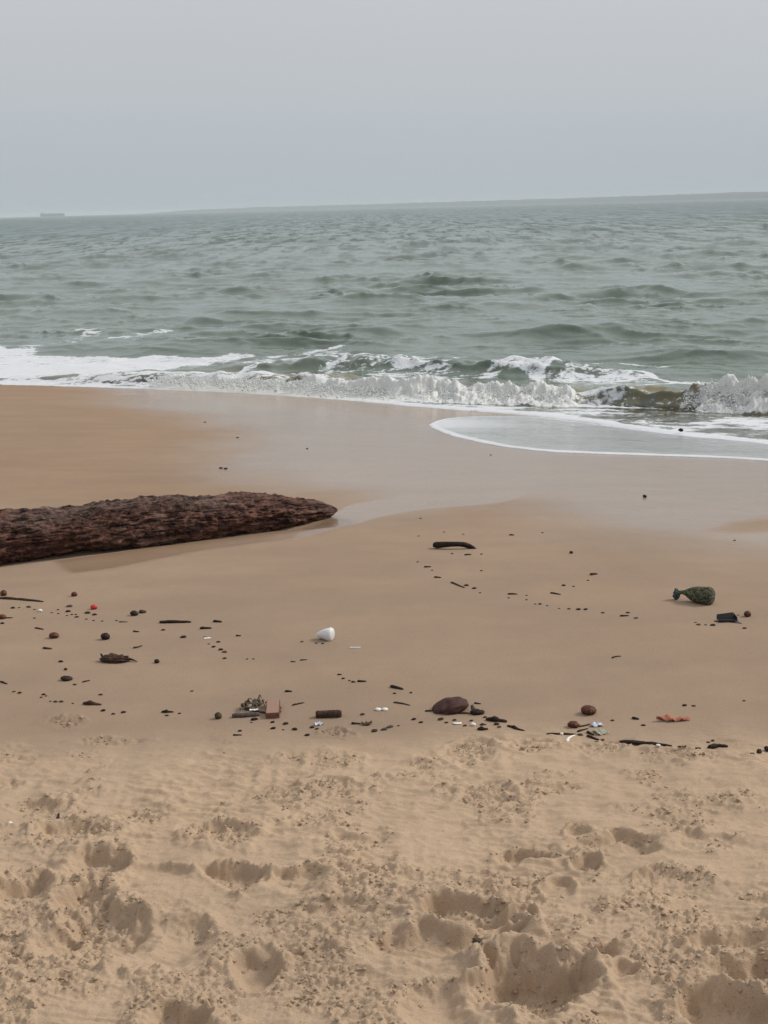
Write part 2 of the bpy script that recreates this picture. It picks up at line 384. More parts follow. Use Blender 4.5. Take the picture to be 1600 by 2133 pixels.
tag(link('sand_clods', me, SANDM), 'loose crumbs of damp sand strewn over the trampled beach', 'sand', kind='stuff')

# ------------------------------------------------------------------ sea
LINE_B = smooth_line([at(-700,792)] + W([(-300,797),(0,802),(240,808),(480,818),(700,832),(900,850),(1010,858),(1130,868),(1260,886),(1400,907),(1600,928),(1900,960),(2400,1010)]), 5)
LOBE = smooth_line(W([(890,885),(915,875),(960,870),(1040,868),(1130,870)]), 4) + W([(1400,905),(1900,950),(2400,1000),(2400,1010)]) + \
       smooth_line(W([(1900,985),(1600,961),(1450,953),(1300,948),(1150,942),(1060,933),(980,918),(915,899),(893,888)]), 4)
BRK = smooth_line([at_sea(*p) for p in [(-500,790),(100,792),(350,797),(500,806),(650,815),(800,826),(1000,834),(1190,840),(1320,843),(1430,847),(1520,853),(1700,866),(2100,890)]], 4)
BRK2 = smooth_line([at_sea(*p) for p in [(300,800),(430,792),(560,788),(700,785),(850,790),(1000,795),(1150,802),(1350,800),(1600,800),(1900,805)]], 4)
ysea = np.array(rows_px(10.4, 60.0, 0.46, lambda y: 2.6) + [])
y_ = ysea[-1]; l_ = []
while y_ < 700: y_ += max(0.40 * (y_ * y_) / (2.9 * 1248.0), 0.05); l_.append(y_)
l_ += list(np.geomspace(l_[-1] * 1.08, 10000, 40))
ysea = np.concatenate([ysea, l_])
innr = np.linspace(-1, 1, 820); ot = np.linspace(0, 1, 24)[1:] ** 3
ws = 0.345 * ysea + 0.7
SX = np.concatenate([-(ws[:, None] + (10000 - ws[:, None]) * ot[None, ::-1]), ws[:, None] * innr[None], ws[:, None] + (10000 - ws[:, None]) * ot[None]], 1)
SY = np.repeat(ysea[:, None], SX.shape[1], 1)
dyr = np.gradient(ysea)[:, None]; dxr = np.gradient(SX, axis=1)
rng = np.random.default_rng(5)
ZW = np.zeros_like(SX); DX = np.zeros_like(SX); DY = np.zeros_like(SX)
nw = 80
for k in range(nw):
    lam = 0.35 * (14.0 / 0.35) ** (k / (nw - 1)); kk = 2 * math.pi / lam
    th = rng.normal(R(-115), R(44)); ph = rng.uniform(0, 2 * math.pi)
    am = 0.0050 * lam ** 0.95 * (1.0 if lam < 2.6 else (2.6 / lam) ** 0.95) * rng.uniform(.5, 1.4)
    kx, ky = kk * math.cos(th), kk * math.sin(th)
    fade = sstep(0.9, 2.2, lam / np.maximum(np.minimum(dyr, 1e6), 1e-6)) * sstep(1.2, 2.4, lam / np.maximum(dxr, 1e-6))
    arg = kx * SX + ky * SY + ph
    ZW += am * fade * np.cos(arg); sn = am * fade * 1.0 * np.sin(arg)
    DX += -sn * math.cos(th); DY += -sn * math.sin(th)
grp = 0.75 + 0.55 * fbm(SX / 9, SY / 14, 3, 71)
for (lm, ap, sdn) in ((6.0, .18, 598), (3.2, .19, 601), (1.7, .125, 604), (0.9, .062, 607), (.45, .024, 610)):      # short sharp crests
    A = SX * .94 - SY * .34; B = SX * .34 + SY * .94
    A = A + .5 * lm * perlin(SX / lm / 2, SY / lm / 2, sdn + 1)
    rd = 1 - np.abs(perlin(A / (2.0 * lm), B / lm, sdn)) * 1.7
    fade = sstep(.8, 2.0, lm / np.maximum(dyr, 1e-6)) * sstep(.8, 1.8, lm / np.maximum(dxr, 1e-6))
    pk = np.clip(rd, 0, 1) ** 2.8 * np.clip(.35 + 1.5 * perlin(SX / lm / 2.2, SY / lm / 1.6, sdn + 2), 0, 1.3)
    ZW += ap * fade * (pk - .2); DY += -1.5 * ap * fade * pk
terr = macro(SX, SY)
depth = np.clip(SEA - terr, 0, 10)
shoal = sstep(0.02, 0.9, depth)
near = (SY < 45)
bt, bs, bside = seg_dist(SX, SY, BRK); tt = np.where(bside > 0, bt, -bt)      # + seaward
bt2, bs2, bside2 = seg_dist(SX, SY, BRK2); t2 = np.where(bside2 > 0, bt2, -bt2)
def bpar(px, L=BRK):
    X, Y = at_sea(px, 845); P = np.array(L); d = np.hypot(np.diff(P[:, 0]), np.diff(P[:, 1])); s = np.concatenate([[0], np.cumsum(d)])
    # arclength where the line crosses this column of view
    an = P[:, 0] / P[:, 1]; return float(np.interp(X / Y, an, s))
sA, sB, sC, sD = bpar(330), bpar(1195), bpar(1425), bpar(1600)
hprof = np.interp(bs, [bpar(60), bpar(300), bpar(450), bpar(800), bpar(1150), bpar(1300), bpar(1440), bpar(1520), bpar(1800)],
                  [0.02, 0.10, 0.19, 0.23, 0.20, 0.20, 0.30, 0.40, 0.38]) * (1 + 0.28 * perlin(bs * 1.3, bs * 0, 4) + 0.12 * perlin(bs * 4.1, bs * 0, 6))
wig = 0.10 * perlin(bs * 1.1, 0 * bs, 14) + 0.05 * perlin(bs * 3.7, 0 * bs, 15)
tq = tt + wig
pr = np.where(tq < 0.25, np.exp(-((tq - 0.25) / 0.26) ** 2), np.exp(-np.abs((tq - 0.25) / 0.95) ** 1.4))
h2 = np.interp(bs2, [bpar(430, BRK2), bpar(600, BRK2), bpar(750, BRK2), bpar(900, BRK2), bpar(1150, BRK2), bpar(1300, BRK2)], [0.04, 0.16, 0.24, 0.2, 0.2, 0.05]) * (1 + .35 * perlin(bs2 * .9, 0 * bs2, 24))
tq2 = t2 + 0.25 * perlin(bs2 * .6, 0 * bs2, 26) - 1.3
p2 = np.where(tq2 < 0, np.exp(-(tq2 / 0.35) ** 2), np.exp(-(tq2 / 1.2) ** 2))
heap_m = np.maximum(sstep(sA - .4, sA + .5, bs) * sstep(sB + .25, sB - .15, bs), sstep(sC - .05, sC + .45, bs))
heap = heap_m * sstep(-0.75, -0.25, tq) * sstep(0.42, 0.05, tq) * near
ZS = SEA + ZW * grp * (0.25 + 0.75 * shoal) + near * (pr * hprof * (1 + .35 * fbm(SX * 2.2, SY * 2.2, 3, 45)) + p2 * h2 * (1 + .4 * fbm(SX * 1.8, SY * 1.8, 3, 46)))
ZS += heap * (0.10 + 0.12 * fbm(SX * 2.6, SY * 2.6, 3, 41) + 0.12 * np.abs(fbm(SX * 5.5, SY * 5.5, 4, 43, .62))) * (0.5 + hprof)
# overturning: the crest leans shoreward
nx, ny = -0.42, -0.907
lean = near * (pr ** 3) * hprof * 0.55 * (1 - 0.5 * heap_m) + near * (p2 ** 3) * h2 * 0.4
CH = 1.0 * shoal
PX = SX + DX * grp * CH + nx * lean; PY = SY + DY * grp * CH + ny * lean
# swash running over the sand
sdB, _, sideB = seg_dist(SX, SY, LINE_B); sdB = np.where(sideB > 0, sdB, -sdB) + 0.05 * perlin(SX * 1.7, SY * 1.7, 52) + 0.02 * perlin(SX * 6, SY * 6, 53)
sdA = poly_sd(SX, SY, LOBE) + 0.025 * perlin(SX * 2.1, SY * 2.1, 54) + 0.012 * perlin(SX * 8, SY * 8, 55)
filmB = terr + np.where(sdB > 0, 0.022 * (1 - np.exp(-sdB / 0.05)) + 0.012 * (1 - np.exp(-sdB / 1.2)) + 0.006 * fbm(SX * 2.5, SY * 2.5, 3, 57) * sstep(0, .6, sdB), np.maximum(sdB * 0.5, -0.06))
filmA = terr + np.where(sdA > 0, 0.014 * (1 - np.exp(-sdA / 0.03)), np.maximum(sdA * 0.5, -0.06))
film = np.maximum(filmA, filmB)
openw = sstep(0.1, 0.9, sdB)
Zf = np.where(sdB > 0.02, np.maximum(film, film * (1 - openw) + ZS * openw), film)
Zf = np.where(SY > 45, ZS, Zf)
land = (sdB < -0.15) & (sdA < -0.15) & (SY < 60)
Zf = np.where(land, terr - 0.08, Zf)
mv = openw * (SY < 45) + (SY >= 45)
PX = SX + (PX - SX) * mv; PY = SY + (PY - SY) * mv
# foam cover
foam = np.zeros_like(SX)
def fpoly(pts, soft, val, warp=0.25, sc=1.2, sd=81, f=at_sea):
    global foam
    P = [f(*p) for p in pts]
    s = poly_sd(SX, SY, P) + warp * fbm(SX * sc, SY * sc * .6, 3, sd)
    foam = np.maximum(foam, val * sstep(-soft, soft, s) * (SY < 80))
def fline(pts, wd, val, warp=0.2, sd=83, f=at_sea):
    global foam
    P = smooth_line([f(*p) for p in pts], 4)
    X2 = SX + warp * fbm(SX * 1.3, SY * .8, 3, sd); Y2 = SY + warp * 1.6 * fbm(SX * 1.3, SY * .8, 3, sd + 5)
    d, s_, _ = seg_dist(X2, Y2, P)
    foam = np.maximum(foam, val * sstep(wd, wd * .25, d) * (SY < 120))
fpoly([(-400,708),(0,720),(60,726),(110,736),(300,741),(420,738),(480,733),(545,740),(470,752),(400,762),(345,777),(260,786),(100,788),(-400,790)], .22, .74, .35)
fpoly([(-400,785),(100,786),(420,780),(600,800),(400,800),(-400,792)], .15, .62, .2)
fpoly([(560,742),(700,728),(740,742),(600,752),(480,790),(430,792),(500,760)], .3, .56, .4)
fpoly([(1000,790),(1030,762),(1110,762),(1170,775),(1125,797),(1060,780)], .15, .62, .2, sd=85)
fpoly([(700,772),(760,745),(860,750),(930,760),(1000,790),(900,800),(800,790)], .3, .50, .5, sd=87)
fpoly([(1120,795),(1180,762),(1300,765),(1380,792),(1250,805)], .25, .55, .4, sd=89)
fline([(60,722),(130,712),(200,690)], .4, .44); fline([(230,702),(300,690),(350,683)], .5, .50); fline([(120,690),(200,686)], .4, .44)
fline([(560,742),(640,735),(700,722)], .3, .6); fline([(430,793),(520,775),(620,757),(680,752)], .22, .66, sd=91)
fline([(610,792),(700,768),(760,748),(860,746)], .2, .62, sd=93); fline([(820,760),(900,752),(960,748)], .25, .55, sd=95)
fline([(1110,790),(1200,762),(1300,772),(1420,795),(1500,797),(1700,800)], .14, .72, .12, sd=97)
fline([(1150,768),(1250,752),(1380,760)], .2, .5, sd=99)
fline([(1320,803),(1440,794),(1600,798),(1800,803)], .10, .8, .06, sd=101)
foam = np.maximum(foam, near * 0.52 * sstep(0.5, 0.9, p2) * sstep(0.05, .2, h2) * sstep(-0.1, 0.5, fbm(SX * 1.2, SY * .7, 3, 103)))
foam = np.maximum(foam, heap * 1.0)
foam = np.maximum(foam, near * sstep(0.80, 0.97, pr) * sstep(.05, .15, hprof) * (0.52 + .3 * fbm(SX * 1.6, SY * 1.6, 3, 107)) * (tq > -.3))
foam = np.maximum(foam, near * 0.54 * sstep(-.5, -.3, tq) * sstep(.5, .2, tq) * sstep(.05, .15, hprof))
foam = np.maximum(foam, near * 0.60 * sstep(-0.55, -0.75, tq) * sstep(0.0, 0.3, sdB) * (0.62 + 0.38 * sstep(-0.3, .4, fbm(SX * .7, SY * .7, 3, 105))))
lip = 0.16 + 0.10 * perlin(SX * 0.5, SY * .5, 58) + 0.14 * sstep(-1, 3, SX)
foam = np.maximum(foam, 0.98 * sstep(-0.03, 0.02, sdB) * sstep(lip * 1.7, lip * .5, sdB))
inA = sstep(-0.02, 0.02, sdA) * (sdB < 0.02)
tipX, tipY = at(930, 884)
tipd = np.hypot(SX - tipX, (SY - tipY))
lobefoam = np.maximum(sstep(.22, .04, sdA) * 0.95, 0.44 + 0.22 * sstep(1.5, 0.2, tipd) + 0.08 * sstep(0.7, .1, sdA))
foam = np.maximum(foam, inA * lobefoam)
thin = np.where(sdB > 0, sstep(0.0, 1.3, sdB) * sstep(-0.02, .16, Zf - terr), 0.0); thin = np.where(SY > 45, 1.0, thin)
silt = near * np.maximum(sstep(2.6, 0.1, np.abs(tq)), 0) 
me = grid_mesh('sea', PX, PY, Zf, dict(foam=foam, body=thin, silt=silt, heap=heap, lobe=inA * 1.0))
m = NT('sea water')
pos = m.n('ShaderNodeNewGeometry').outputs['Position']
sepp = m.n('ShaderNodeSeparateXYZ'); m.l(pos, sepp.inputs[0])
far = m.step(sepp.outputs['Y'], 25.0, 300.0)
rip = m.noise(4.2, 5, 0.62, vec=m.scaled((1.0, 0.5, 1.0)))
rip2 = m.noise(0.8, 4, 0.65, vec=m.scaled((1.0, 0.22, 1.0)))
nrm = m.bump(rip, 0.035, m.math('MULTIPLY_ADD', far, -0.2, 0.7))
nrm = m.bump(rip2, 1.1, m.math('MULTIPLY', far, 1.0), nrm)
deep = m.mix(far, (0.088, 0.110, 0.086), (0.060, 0.097, 0.096))
wc = m.mix(m.math('MULTIPLY', m.attr('silt'), m.step(m.noise(1.3, 3), 0.36, 0.62, 0.15, 1.0)), deep, (0.185, 0.135, 0.055))
water = m.n('ShaderNodeBsdfDiffuse'); m.put(water.inputs[0], wc); m.l(nrm, water.inputs['Normal'])
clear = m.n('ShaderNodeBsdfTransparent')
und = m.n('ShaderNodeMixShader'); m.put(und.inputs[0], m.step(m.attr('body'), 0.0, 0.8, 0.12, 1.0)); m.l(clear.outputs[0], und.inputs[1]); m.l(water.outputs[0], und.inputs[2])
gl = m.n('ShaderNodeBsdfGlossy'); gl.inputs['Roughness'].default_value = 0.08; m.l(nrm, gl.inputs['Normal']); gl.inputs['Color'].default_value = (0.95, 1.0, 0.96, 1)
m.put(gl.inputs['Roughness'], m.math('MULTIPLY_ADD', far, 0.14, 0.07))
fr = m.n('ShaderNodeFresnel'); fr.inputs['IOR'].default_value = 1.333; m.l(nrm, fr.inputs['Normal'])
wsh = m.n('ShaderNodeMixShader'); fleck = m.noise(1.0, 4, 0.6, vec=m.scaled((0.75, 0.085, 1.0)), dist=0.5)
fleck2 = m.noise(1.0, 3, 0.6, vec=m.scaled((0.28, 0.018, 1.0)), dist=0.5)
fleck_dim = m.math('MULTIPLY', m.step(fleck, 0.47, 0.62, 1.0, 0.42), m.step(fleck2, 0.45, 0.65, 1.0, 0.72))     # dark flecks of far wave faces, painted into the reflection strength
fleck_dim = m.math('MULTIPLY_ADD', m.math('SUBTRACT', fleck_dim, 1.0), m.step(sepp.outputs['Y'], 40.0, 120.0), 1.0)
m.l(m.math('MULTIPLY', fleck_dim, m.math('MINIMUM', fr.outputs[0], m.step(sepp.outputs['Y'], 20.0, 200.0, 0.95, 0.60))), wsh.inputs[0]); m.l(und.outputs[0], wsh.inputs[1]); m.l(gl.outputs[0], wsh.inputs[2])
# foam: lacy threshold
f1 = m.noise(2.3, 6, 0.62, vec=m.scaled((0.5, 1.0, 1.0)), dist=1.3); f2 = m.noise(11, 4, 0.6, dist=0.6)
f3 = m.noise(1.1, 5, 0.6, vec=m.scaled((0.28, 1.0, 1.0)), dist=1.6)
f1 = m.math('ADD', m.math('MULTIPLY', f1, 0.55), m.math('MULTIPLY', f3, 0.45))
fn = m.math('ADD', m.math('MULTIPLY', f1, 0.72), m.math('MULTIPLY', f2, 0.28))
fn = m.math('MULTIPLY_ADD', fn, 2.3, -0.65)
fa = m.attr('foam')
thr = m.math('SUBTRACT', 1.0, fa)
cov = m.step(m.math('SUBTRACT', fn, m.math('MULTIPLY_ADD', thr, 0.80, 0.10)), -0.07, 0.09)
cov = m.math('MULTIPLY', cov, m.step(fa, 0.05, 0.3))
lobe_soft = m.math('MULTIPLY', m.attr('lobe'), m.math('MULTIPLY', m.step(fa, 0.40, 0.9, 0.30, 1.0), m.step(m.math('ADD', fn, fa), 0.55, 1.15, 0.45, 1.0)))
cov = m.math('MAXIMUM', m.math('MULTIPLY', cov, m.math('SUBTRACT', 1.0, m.attr('lobe'))), lobe_soft)
fb = m.bump(m.noise(26, 5, 0.65), 0.03, 0.6)
fm = m.bsdf(Base_Color=m.mix(m.attr('heap'), m.mix(m.noise(7, 4), (0.52, 0.54, 0.555), (0.68, 0.695, 0.71)), m.mix(m.noise(7, 4), (0.52, 0.525, 0.49), (0.70, 0.705, 0.68))), Roughness=0.7, Normal=fb)
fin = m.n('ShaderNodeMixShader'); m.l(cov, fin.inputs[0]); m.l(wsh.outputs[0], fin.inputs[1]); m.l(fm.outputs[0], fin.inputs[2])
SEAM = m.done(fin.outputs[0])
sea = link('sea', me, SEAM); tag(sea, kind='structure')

#MORE
# ------------------------------------------------------------------ plunging foam and flung drops of the breaker
def icosa():
    t = (1 + 5 ** .5) / 2
    v = np.array([(-1,t,0),(1,t,0),(-1,-t,0),(1,-t,0),(0,-1,t),(0,1,t),(0,-1,-t),(0,1,-t),(t,0,-1),(t,0,1),(-t,0,-1),(-t,0,1)], float)
    f = np.array([(0,11,5),(0,5,1),(0,1,7),(0,7,10),(0,10,11),(1,5,9),(5,11,4),(11,10,2),(10,7,6),(7,1,8),(3,9,4),(3,4,2),(3,2,6),(3,6,8),(3,8,9),(4,9,5),(2,4,11),(6,2,10),(8,6,7),(9,8,1)])
    return v / np.linalg.norm(v[0]), f
def tri_mesh(name, v, f, smooth=True):
    me = bpy.data.meshes.new(name); v = np.asarray(v, np.float32); f = np.asarray(f, np.int32)
    me.vertices.add(len(v)); me.vertices.foreach_set('co', v.ravel())
    me.loops.add(f.size); me.loops.foreach_set('vertex_index', f.ravel())
    me.polygons.add(len(f)); me.polygons.foreach_set('loop_start', np.arange(0, f.size, 3, dtype=np.int32))
    me.polygons.foreach_set('use_smooth', np.full(len(f), smooth)); me.update(); me.validate(); return me
m = NT('white foam')
tr_ = m.n('ShaderNodeBsdfTranslucent'); tr_.inputs[0].default_value = (0.82, 0.84, 0.83, 1)
mm_ = m.n('ShaderNodeMixShader'); mm_.inputs[0].default_value = 0.4
m.l(m.bsdf(Base_Color=m.mix(m.noise(9, 3), (0.70, 0.72, 0.70), (0.82, 0.83, 0.82)), Roughness=0.6).outputs[0], mm_.inputs[1]); m.l(tr_.outputs[0], mm_.inputs[2])
WHITE_FOAM = m.done(mm_.outputs[0])
def spray(name, s0, s1, n, hmul, seed, bigger=.02):
    rg_ = np.random.default_rng(seed); P = np.array(BRK); d = np.hypot(np.diff(P[:, 0]), np.diff(P[:, 1])); sa = np.concatenate([[0], np.cumsum(d)])
    s = rg_.uniform(s0, s1, n); X = np.interp(s, sa, P[:, 0]); Y = np.interp(s, sa, P[:, 1])
    env = np.clip(0.55 + 0.75 * fbm(s * 2.3, s * 0 + seed, 4, 301), 0.12, 1.5) * sstep(s0, s0 + .5, s) * sstep(s1 + .01, s1 - .3, s)
    t = rg_.normal(-0.10, 0.16, n); u = rg_.uniform(0, 1, n) ** 1.7
    hp = np.interp(s, [sA, sB, sC, sD], [0.12, 0.26, 0.34, 0.40])
    X = X - nx * t; Y = Y - ny * t
    base = SEA + 0.02 + hp * 0.55 * np.exp(-((t - .1) / .3) ** 2)
    Z = base + u * env * hp * hmul
    size = (0.006 + bigger * rg_.uniform(0, 1, n) ** 2.2) * (1.15 - 0.75 * u)
    v, f = icosa(); jit = 1 + 0.28 * rg_.normal(0, 1, (n, 12, 1)).clip(-1.3, 1.3)
    st = np.stack([rg_.uniform(.7, 1.5, n), rg_.uniform(.7, 1.2, n), rg_.uniform(.7, 1.6, n)], 1)
    V = v[None] * jit * (size[:, None] * st)[:, None, :] + np.stack([X, Y, Z], 1)[:, None, :]
    F = f[None] + (np.arange(n) * 12)[:, None, None]
    o = link(name, tri_mesh(name, V.reshape(-1, 3), F.reshape(-1, 3)), WHITE_FOAM)
    return tag(o, 'white foam and flung drops along the breaking wave', 'foam', kind='stuff')
spray('breaker_drops', sA, sB, 3600, 0.62, 3, .014)
spray('breaker_drops', sC, sC + 3.2, 3600, 0.95, 4, .016)

# ------------------------------------------------------------------ far shore, ship, haze
m = NT('far woods'); WOODS = m.done(m.bsdf(Base_Color=m.mix(m.noise(0.03, 4), (0.018, 0.026, 0.022), (0.032, 0.042, 0.032)), Roughness=0.95).outputs[0])
m = NT('far shore'); SHORE = m.done(m.bsdf(Base_Color=m.mix(m.noise(0.01, 4), (0.12, 0.11, 0.08), (0.2, 0.18, 0.13)), Roughness=0.95).outputs[0])
pxs = np.linspace(285, 2900, 520); dist = np.interp(pxs, [285, 800, 1600, 2900], [7000, 6000, 4600, 4200])
hpx = np.interp(pxs, [285, 330, 400, 550, 800, 1200, 1600, 2900], [0.0, 2.0, 5.5, 7.6, 8.2, 10.0, 13.5, 14])
bear = np.array([ray(p, 433).xy.normalized() for p in pxs])
dep_ = np.linspace(0, 1, 9)
hh = hpx * dist / FPX + 1.2
GX = bear[:, 0][None] * (dist[None] + dep_[:, None] * 900); GY = bear[:, 1][None] * (dist[None] + dep_[:, None] * 900)
prof = np.array([0, .62, .86, .93, 1, 1, .95, .8, 0])[:, None]
cro = 1 + 0.14 * perlin(GX / 38, GY / 60, 401) + 0.09 * perlin(GX / 14, GY / 30, 402)
GZ = SEA - 0.3 + prof * hh[None] * cro
link('far_woods', grid_mesh('far_woods', GX, GY, GZ, {}), WOODS); tag(bpy.data.objects['far_woods'], 'hazy wooded shore far across the water', 'woods', kind='stuff')
GX2 = bear[:, 0][None] * (dist[None] - 40 + dep_[:, None] * 980); GY2 = bear[:, 1][None] * (dist[None] - 40 + dep_[:, None] * 980)
GZ2 = SEA - 0.4 + np.array([0, .9, 1.5, 1.8, 2, 2, 1.8, 1.4, 0])[:, None] * np.minimum(1, hh / 6)[None]
link('far_shore', grid_mesh('far_shore', GX2, GY2, GZ2, {}), SHORE); tag(bpy.data.objects['far_shore'], kind='structure')

def pm(name, verts, faces, mat, parent=None, bevel=0.0, smooth=False, solid=0.0):
    me = bpy.data.meshes.new(name); me.from_pydata([tuple(v) for v in verts], [], [tuple(f) for f in faces]); me.update()
    bm = bmesh.new(); bm.from_mesh(me); bmesh.ops.recalc_face_normals(bm, faces=bm.faces)
    if solid: bmesh.ops.solidify(bm, geom=list(bm.faces), thickness=solid)
    if bevel: bmesh.ops.bevel(bm, geom=list(bm.edges), offset=bevel, segments=2, affect='EDGES')
    bm.to_mesh(me); bm.free()
    for p in me.polygons: p.use_smooth = smooth
    me.materials.append(mat); return link(name, me, None, parent)
def box(x0, x1, y0, y1, z0, z1):
    v = [(x, y, z) for z in (z0, z1) for (x, y) in ((x0, y0), (x1, y0), (x1, y1), (x0, y1))]
    return v, [(0, 1, 2, 3), (4, 5, 6, 7), (0, 1, 5, 4), (1, 2, 6, 5), (2, 3, 7, 6), (3, 0, 4, 7)]
def flat_mat(name, a, b, rough=0.8, scale=8, **kw):
    m = NT(name); return m.done(m.bsdf(Base_Color=m.mix(m.noise(scale, 4), a, b), Roughness=rough, **kw).outputs[0])
SHIPM = flat_mat('ship hull paint', (0.05, 0.04, 0.04), (0.08, 0.06, 0.055), 0.6, 0.2)
SHIPW = flat_mat('ship house paint', (0.16, 0.16, 0.16), (0.24, 0.24, 0.23), 0.6, 0.2)
sh = bpy.data.objects.new('cargo_ship', None); COL.objects.link(sh)
db = ray(110, 451); dd = 5600.0; sh.location = (db.x / db.y * dd, dd, SEA); sh.rotation_euler.z = R(-8)
tag(sh, 'long low cargo ship on the hazy sea horizon', 'ship')
hl, hw, hd = 55, 8, 11.5
st = [(-hl, .55), (-hl * .9, .95), (-hl * .5, 1), (hl * .6, 1), (hl * .88, .75), (hl, .05)]
V = []; F = []
for (x, k) in st:
    V += [(x - (2 if x > 40 else 0), -hw * k * .8, -3), (x - (2 if x > 40 else 0), hw * k * .8, -3), (x, hw * k, hd), (x, -hw * k, hd)]
for i in range(len(st) - 1):
    a = 4 * i; b = a + 4
    F += [(a, b, b + 1, a + 1), (a + 1, b + 1, b + 2, a + 2), (a + 2, b + 2, b + 3, a + 3), (a + 3, b + 3, b, a)]
F += [(0, 1, 2, 3), (20, 21, 22, 23)]
pm('hull', V, F, SHIPM, sh)
pm('deck_house', *box(-50, -40, -6, 6, hd - .2, hd + 5), SHIPW, sh)
pm('funnel', *box(-51.5, -50.1, -2, 2, hd - .2, hd + 6.5), SHIPM, sh)
pm('mast', *box(-45.3, -44.7, -.3, .3, hd + 4.9, hd + 11), SHIPM, sh)
for k in range(5): pm('hatch_cover', *box(-36 + k * 16, -23 + k * 16, -5.5, 5.5, hd - .2, hd + 1.4), SHIPM, sh)
pm('foremast', *box(48.6, 49.2, -.3, .3, hd - .2, hd + 3), SHIPM, sh)

hv, hf = box(-13000, 13000, -2900, 13000, -7.5, 27)
hm = bpy.data.materials.new('haze'); hm.use_nodes = True; ht = hm.node_tree; ht.nodes.clear()
ho = ht.nodes.new('ShaderNodeOutputMaterial'); pv = ht.nodes.new('ShaderNodeVolumePrincipled')
pv.inputs['Color'].default_value = (0.88, 0.98, 0.995, 1); pv.inputs['Density'].default_value = 0.00020; pv.inputs['Anisotropy'].default_value = 0.0
ht.links.new(pv.outputs[0], ho.inputs['Volume'])
tag(pm('haze', hv, hf, hm), 'thin sea haze over the water', 'haze', kind='stuff')

# ------------------------------------------------------------------ builders for what lies on the sand
def ringtube(path, radii, sides, seed=0, rough=0.0, freq=30.0, squash=1.0, caps=True):
    rgp = np.random.default_rng(seed); path = np.asarray(path, float); n = len(path); V = []; F = []
    for i in range(n):
        tg = path[min(i + 1, n - 1)] - path[max(i - 1, 0)]; tg /= np.linalg.norm(tg)
        a = np.cross(tg, (0, 0, 1)); a /= max(np.linalg.norm(a), 1e-6); b = np.cross(a, tg)
        for k in range(sides):
            an = 2 * math.pi * k / sides
            off = a * math.cos(an) + b * math.sin(an) * squash
            r = radii[i] * (1 + rough * rgp.normal(0, 1))
            V.append(path[i] + off * r)
    for i in range(n - 1):
        for k in range(sides):
            a = i * sides + k; b = i * sides + (k + 1) % sides; F.append((a, b, b + sides, a + sides))
    if caps: F.append(tuple(range(sides - 1, -1, -1))); F.append(tuple(range((n - 1) * sides, n * sides)))
    return V, F
_ico = {}
def ico(sub):
    if sub not in _ico:
        bm = bmesh.new(); bmesh.ops.create_icosphere(bm, subdivisions=sub, radius=1.0)
        v = np.array([q.co[:] for q in bm.verts]); f = [tuple(q.index for q in p.verts) for p in bm.faces]; bm.free(); _ico[sub] = (v, f)
    return _ico[sub]
def lump(rx, ry, rz, seed, amp=0.12, sub=2, fr=1.7, ridge=0.0):
    v, f = ico(sub)
    n = perlin(v[:, 0] * fr + seed * 3.1, v[:, 1] * fr + v[:, 2] * 1.3 * fr, seed) + .5 * perlin(v[:, 0] * fr * 2.3 - seed, v[:, 2] * fr * 2.3 + v[:, 1], seed + 3)
    s = 1 + amp * n + ridge * np.exp(-(v[:, 1] / .12) ** 2)
    return v * s[:, None] * np.array([rx, ry, rz]), f

WOODD = NT('wet dark driftwood'); m = WOODD
g = m.noise(1.0, 5, .65, vec=m.scaled((60, 60, 60)))
WOODD = m.done(m.bsdf(Specular_IOR_Level=.18, Base_Color=m.mix(m.step(g, .35, .7), (0.010, 0.006, 0.005), (0.040, 0.022, 0.015)), Roughness=.75, Normal=m.bump(g, .002, .8)).outputs[0])
m = NT('brown driftwood'); g = m.noise(70, 5, .65)
WOODB = m.done(m.bsdf(Specular_IOR_Level=.18, Base_Color=m.mix(m.step(g, .35, .7), (0.03, 0.016, 0.010), (0.085, 0.048, 0.030)), Roughness=.8, Normal=m.bump(g, .002, .8)).outputs[0])
m = NT('grey weathered wood'); g = m.noise(80, 5, .65)
WOODG = m.done(m.bsdf(Specular_IOR_Level=.18, Base_Color=m.mix(m.step(g, .35, .7), (0.05, 0.04, 0.035), (0.13, 0.10, 0.085)), Roughness=.8, Normal=m.bump(g, .002, .8)).outputs[0])
m = NT('nut husk'); g = m.noise(90, 4, .6)
NUT = m.done(m.bsdf(Specular_IOR_Level=.18, Base_Color=m.mix(m.step(g, .35, .7), (0.05, 0.019, 0.012), (0.15, 0.056, 0.029)), Roughness=.6, Normal=m.bump(g, .0015, .7)).outputs[0])
m = NT('dark nut husk'); g = m.noise(90, 4, .6)
NUTD = m.done(m.bsdf(Specular_IOR_Level=.18, Base_Color=m.mix(m.step(g, .35, .7), (0.012, 0.007, 0.005), (0.04, 0.022, 0.013)), Roughness=.6, Normal=m.bump(g, .0015, .7)).outputs[0])
m = NT('green brown nut husk'); g = m.noise(70, 4, .6)
NUTG = m.done(m.bsdf(Specular_IOR_Level=.18, Base_Color=m.mix(m.step(g, .35, .7), (0.035, 0.028, 0.012), (0.10, 0.08, 0.04)), Roughness=.75).outputs[0])
REDF = flat_mat('red fruit skin', (0.50, 0.02, 0.012), (0.36, 0.012, 0.01), .35, 60)
m = NT('purple brown stone'); g = m.noise(45, 6, .65)
STONE = m.done(m.bsdf(Specular_IOR_Level=.18, Base_Color=m.mix(m.step(g, .3, .7), (0.038, 0.018, 0.015), (0.085, 0.042, 0.034)), Roughness=.8, Normal=m.bump(g, .004, .8)).outputs[0])
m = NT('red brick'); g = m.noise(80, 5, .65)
zz_ = m.n('ShaderNodeSeparateXYZ'); m.l(m.obj(), zz_.inputs[0])
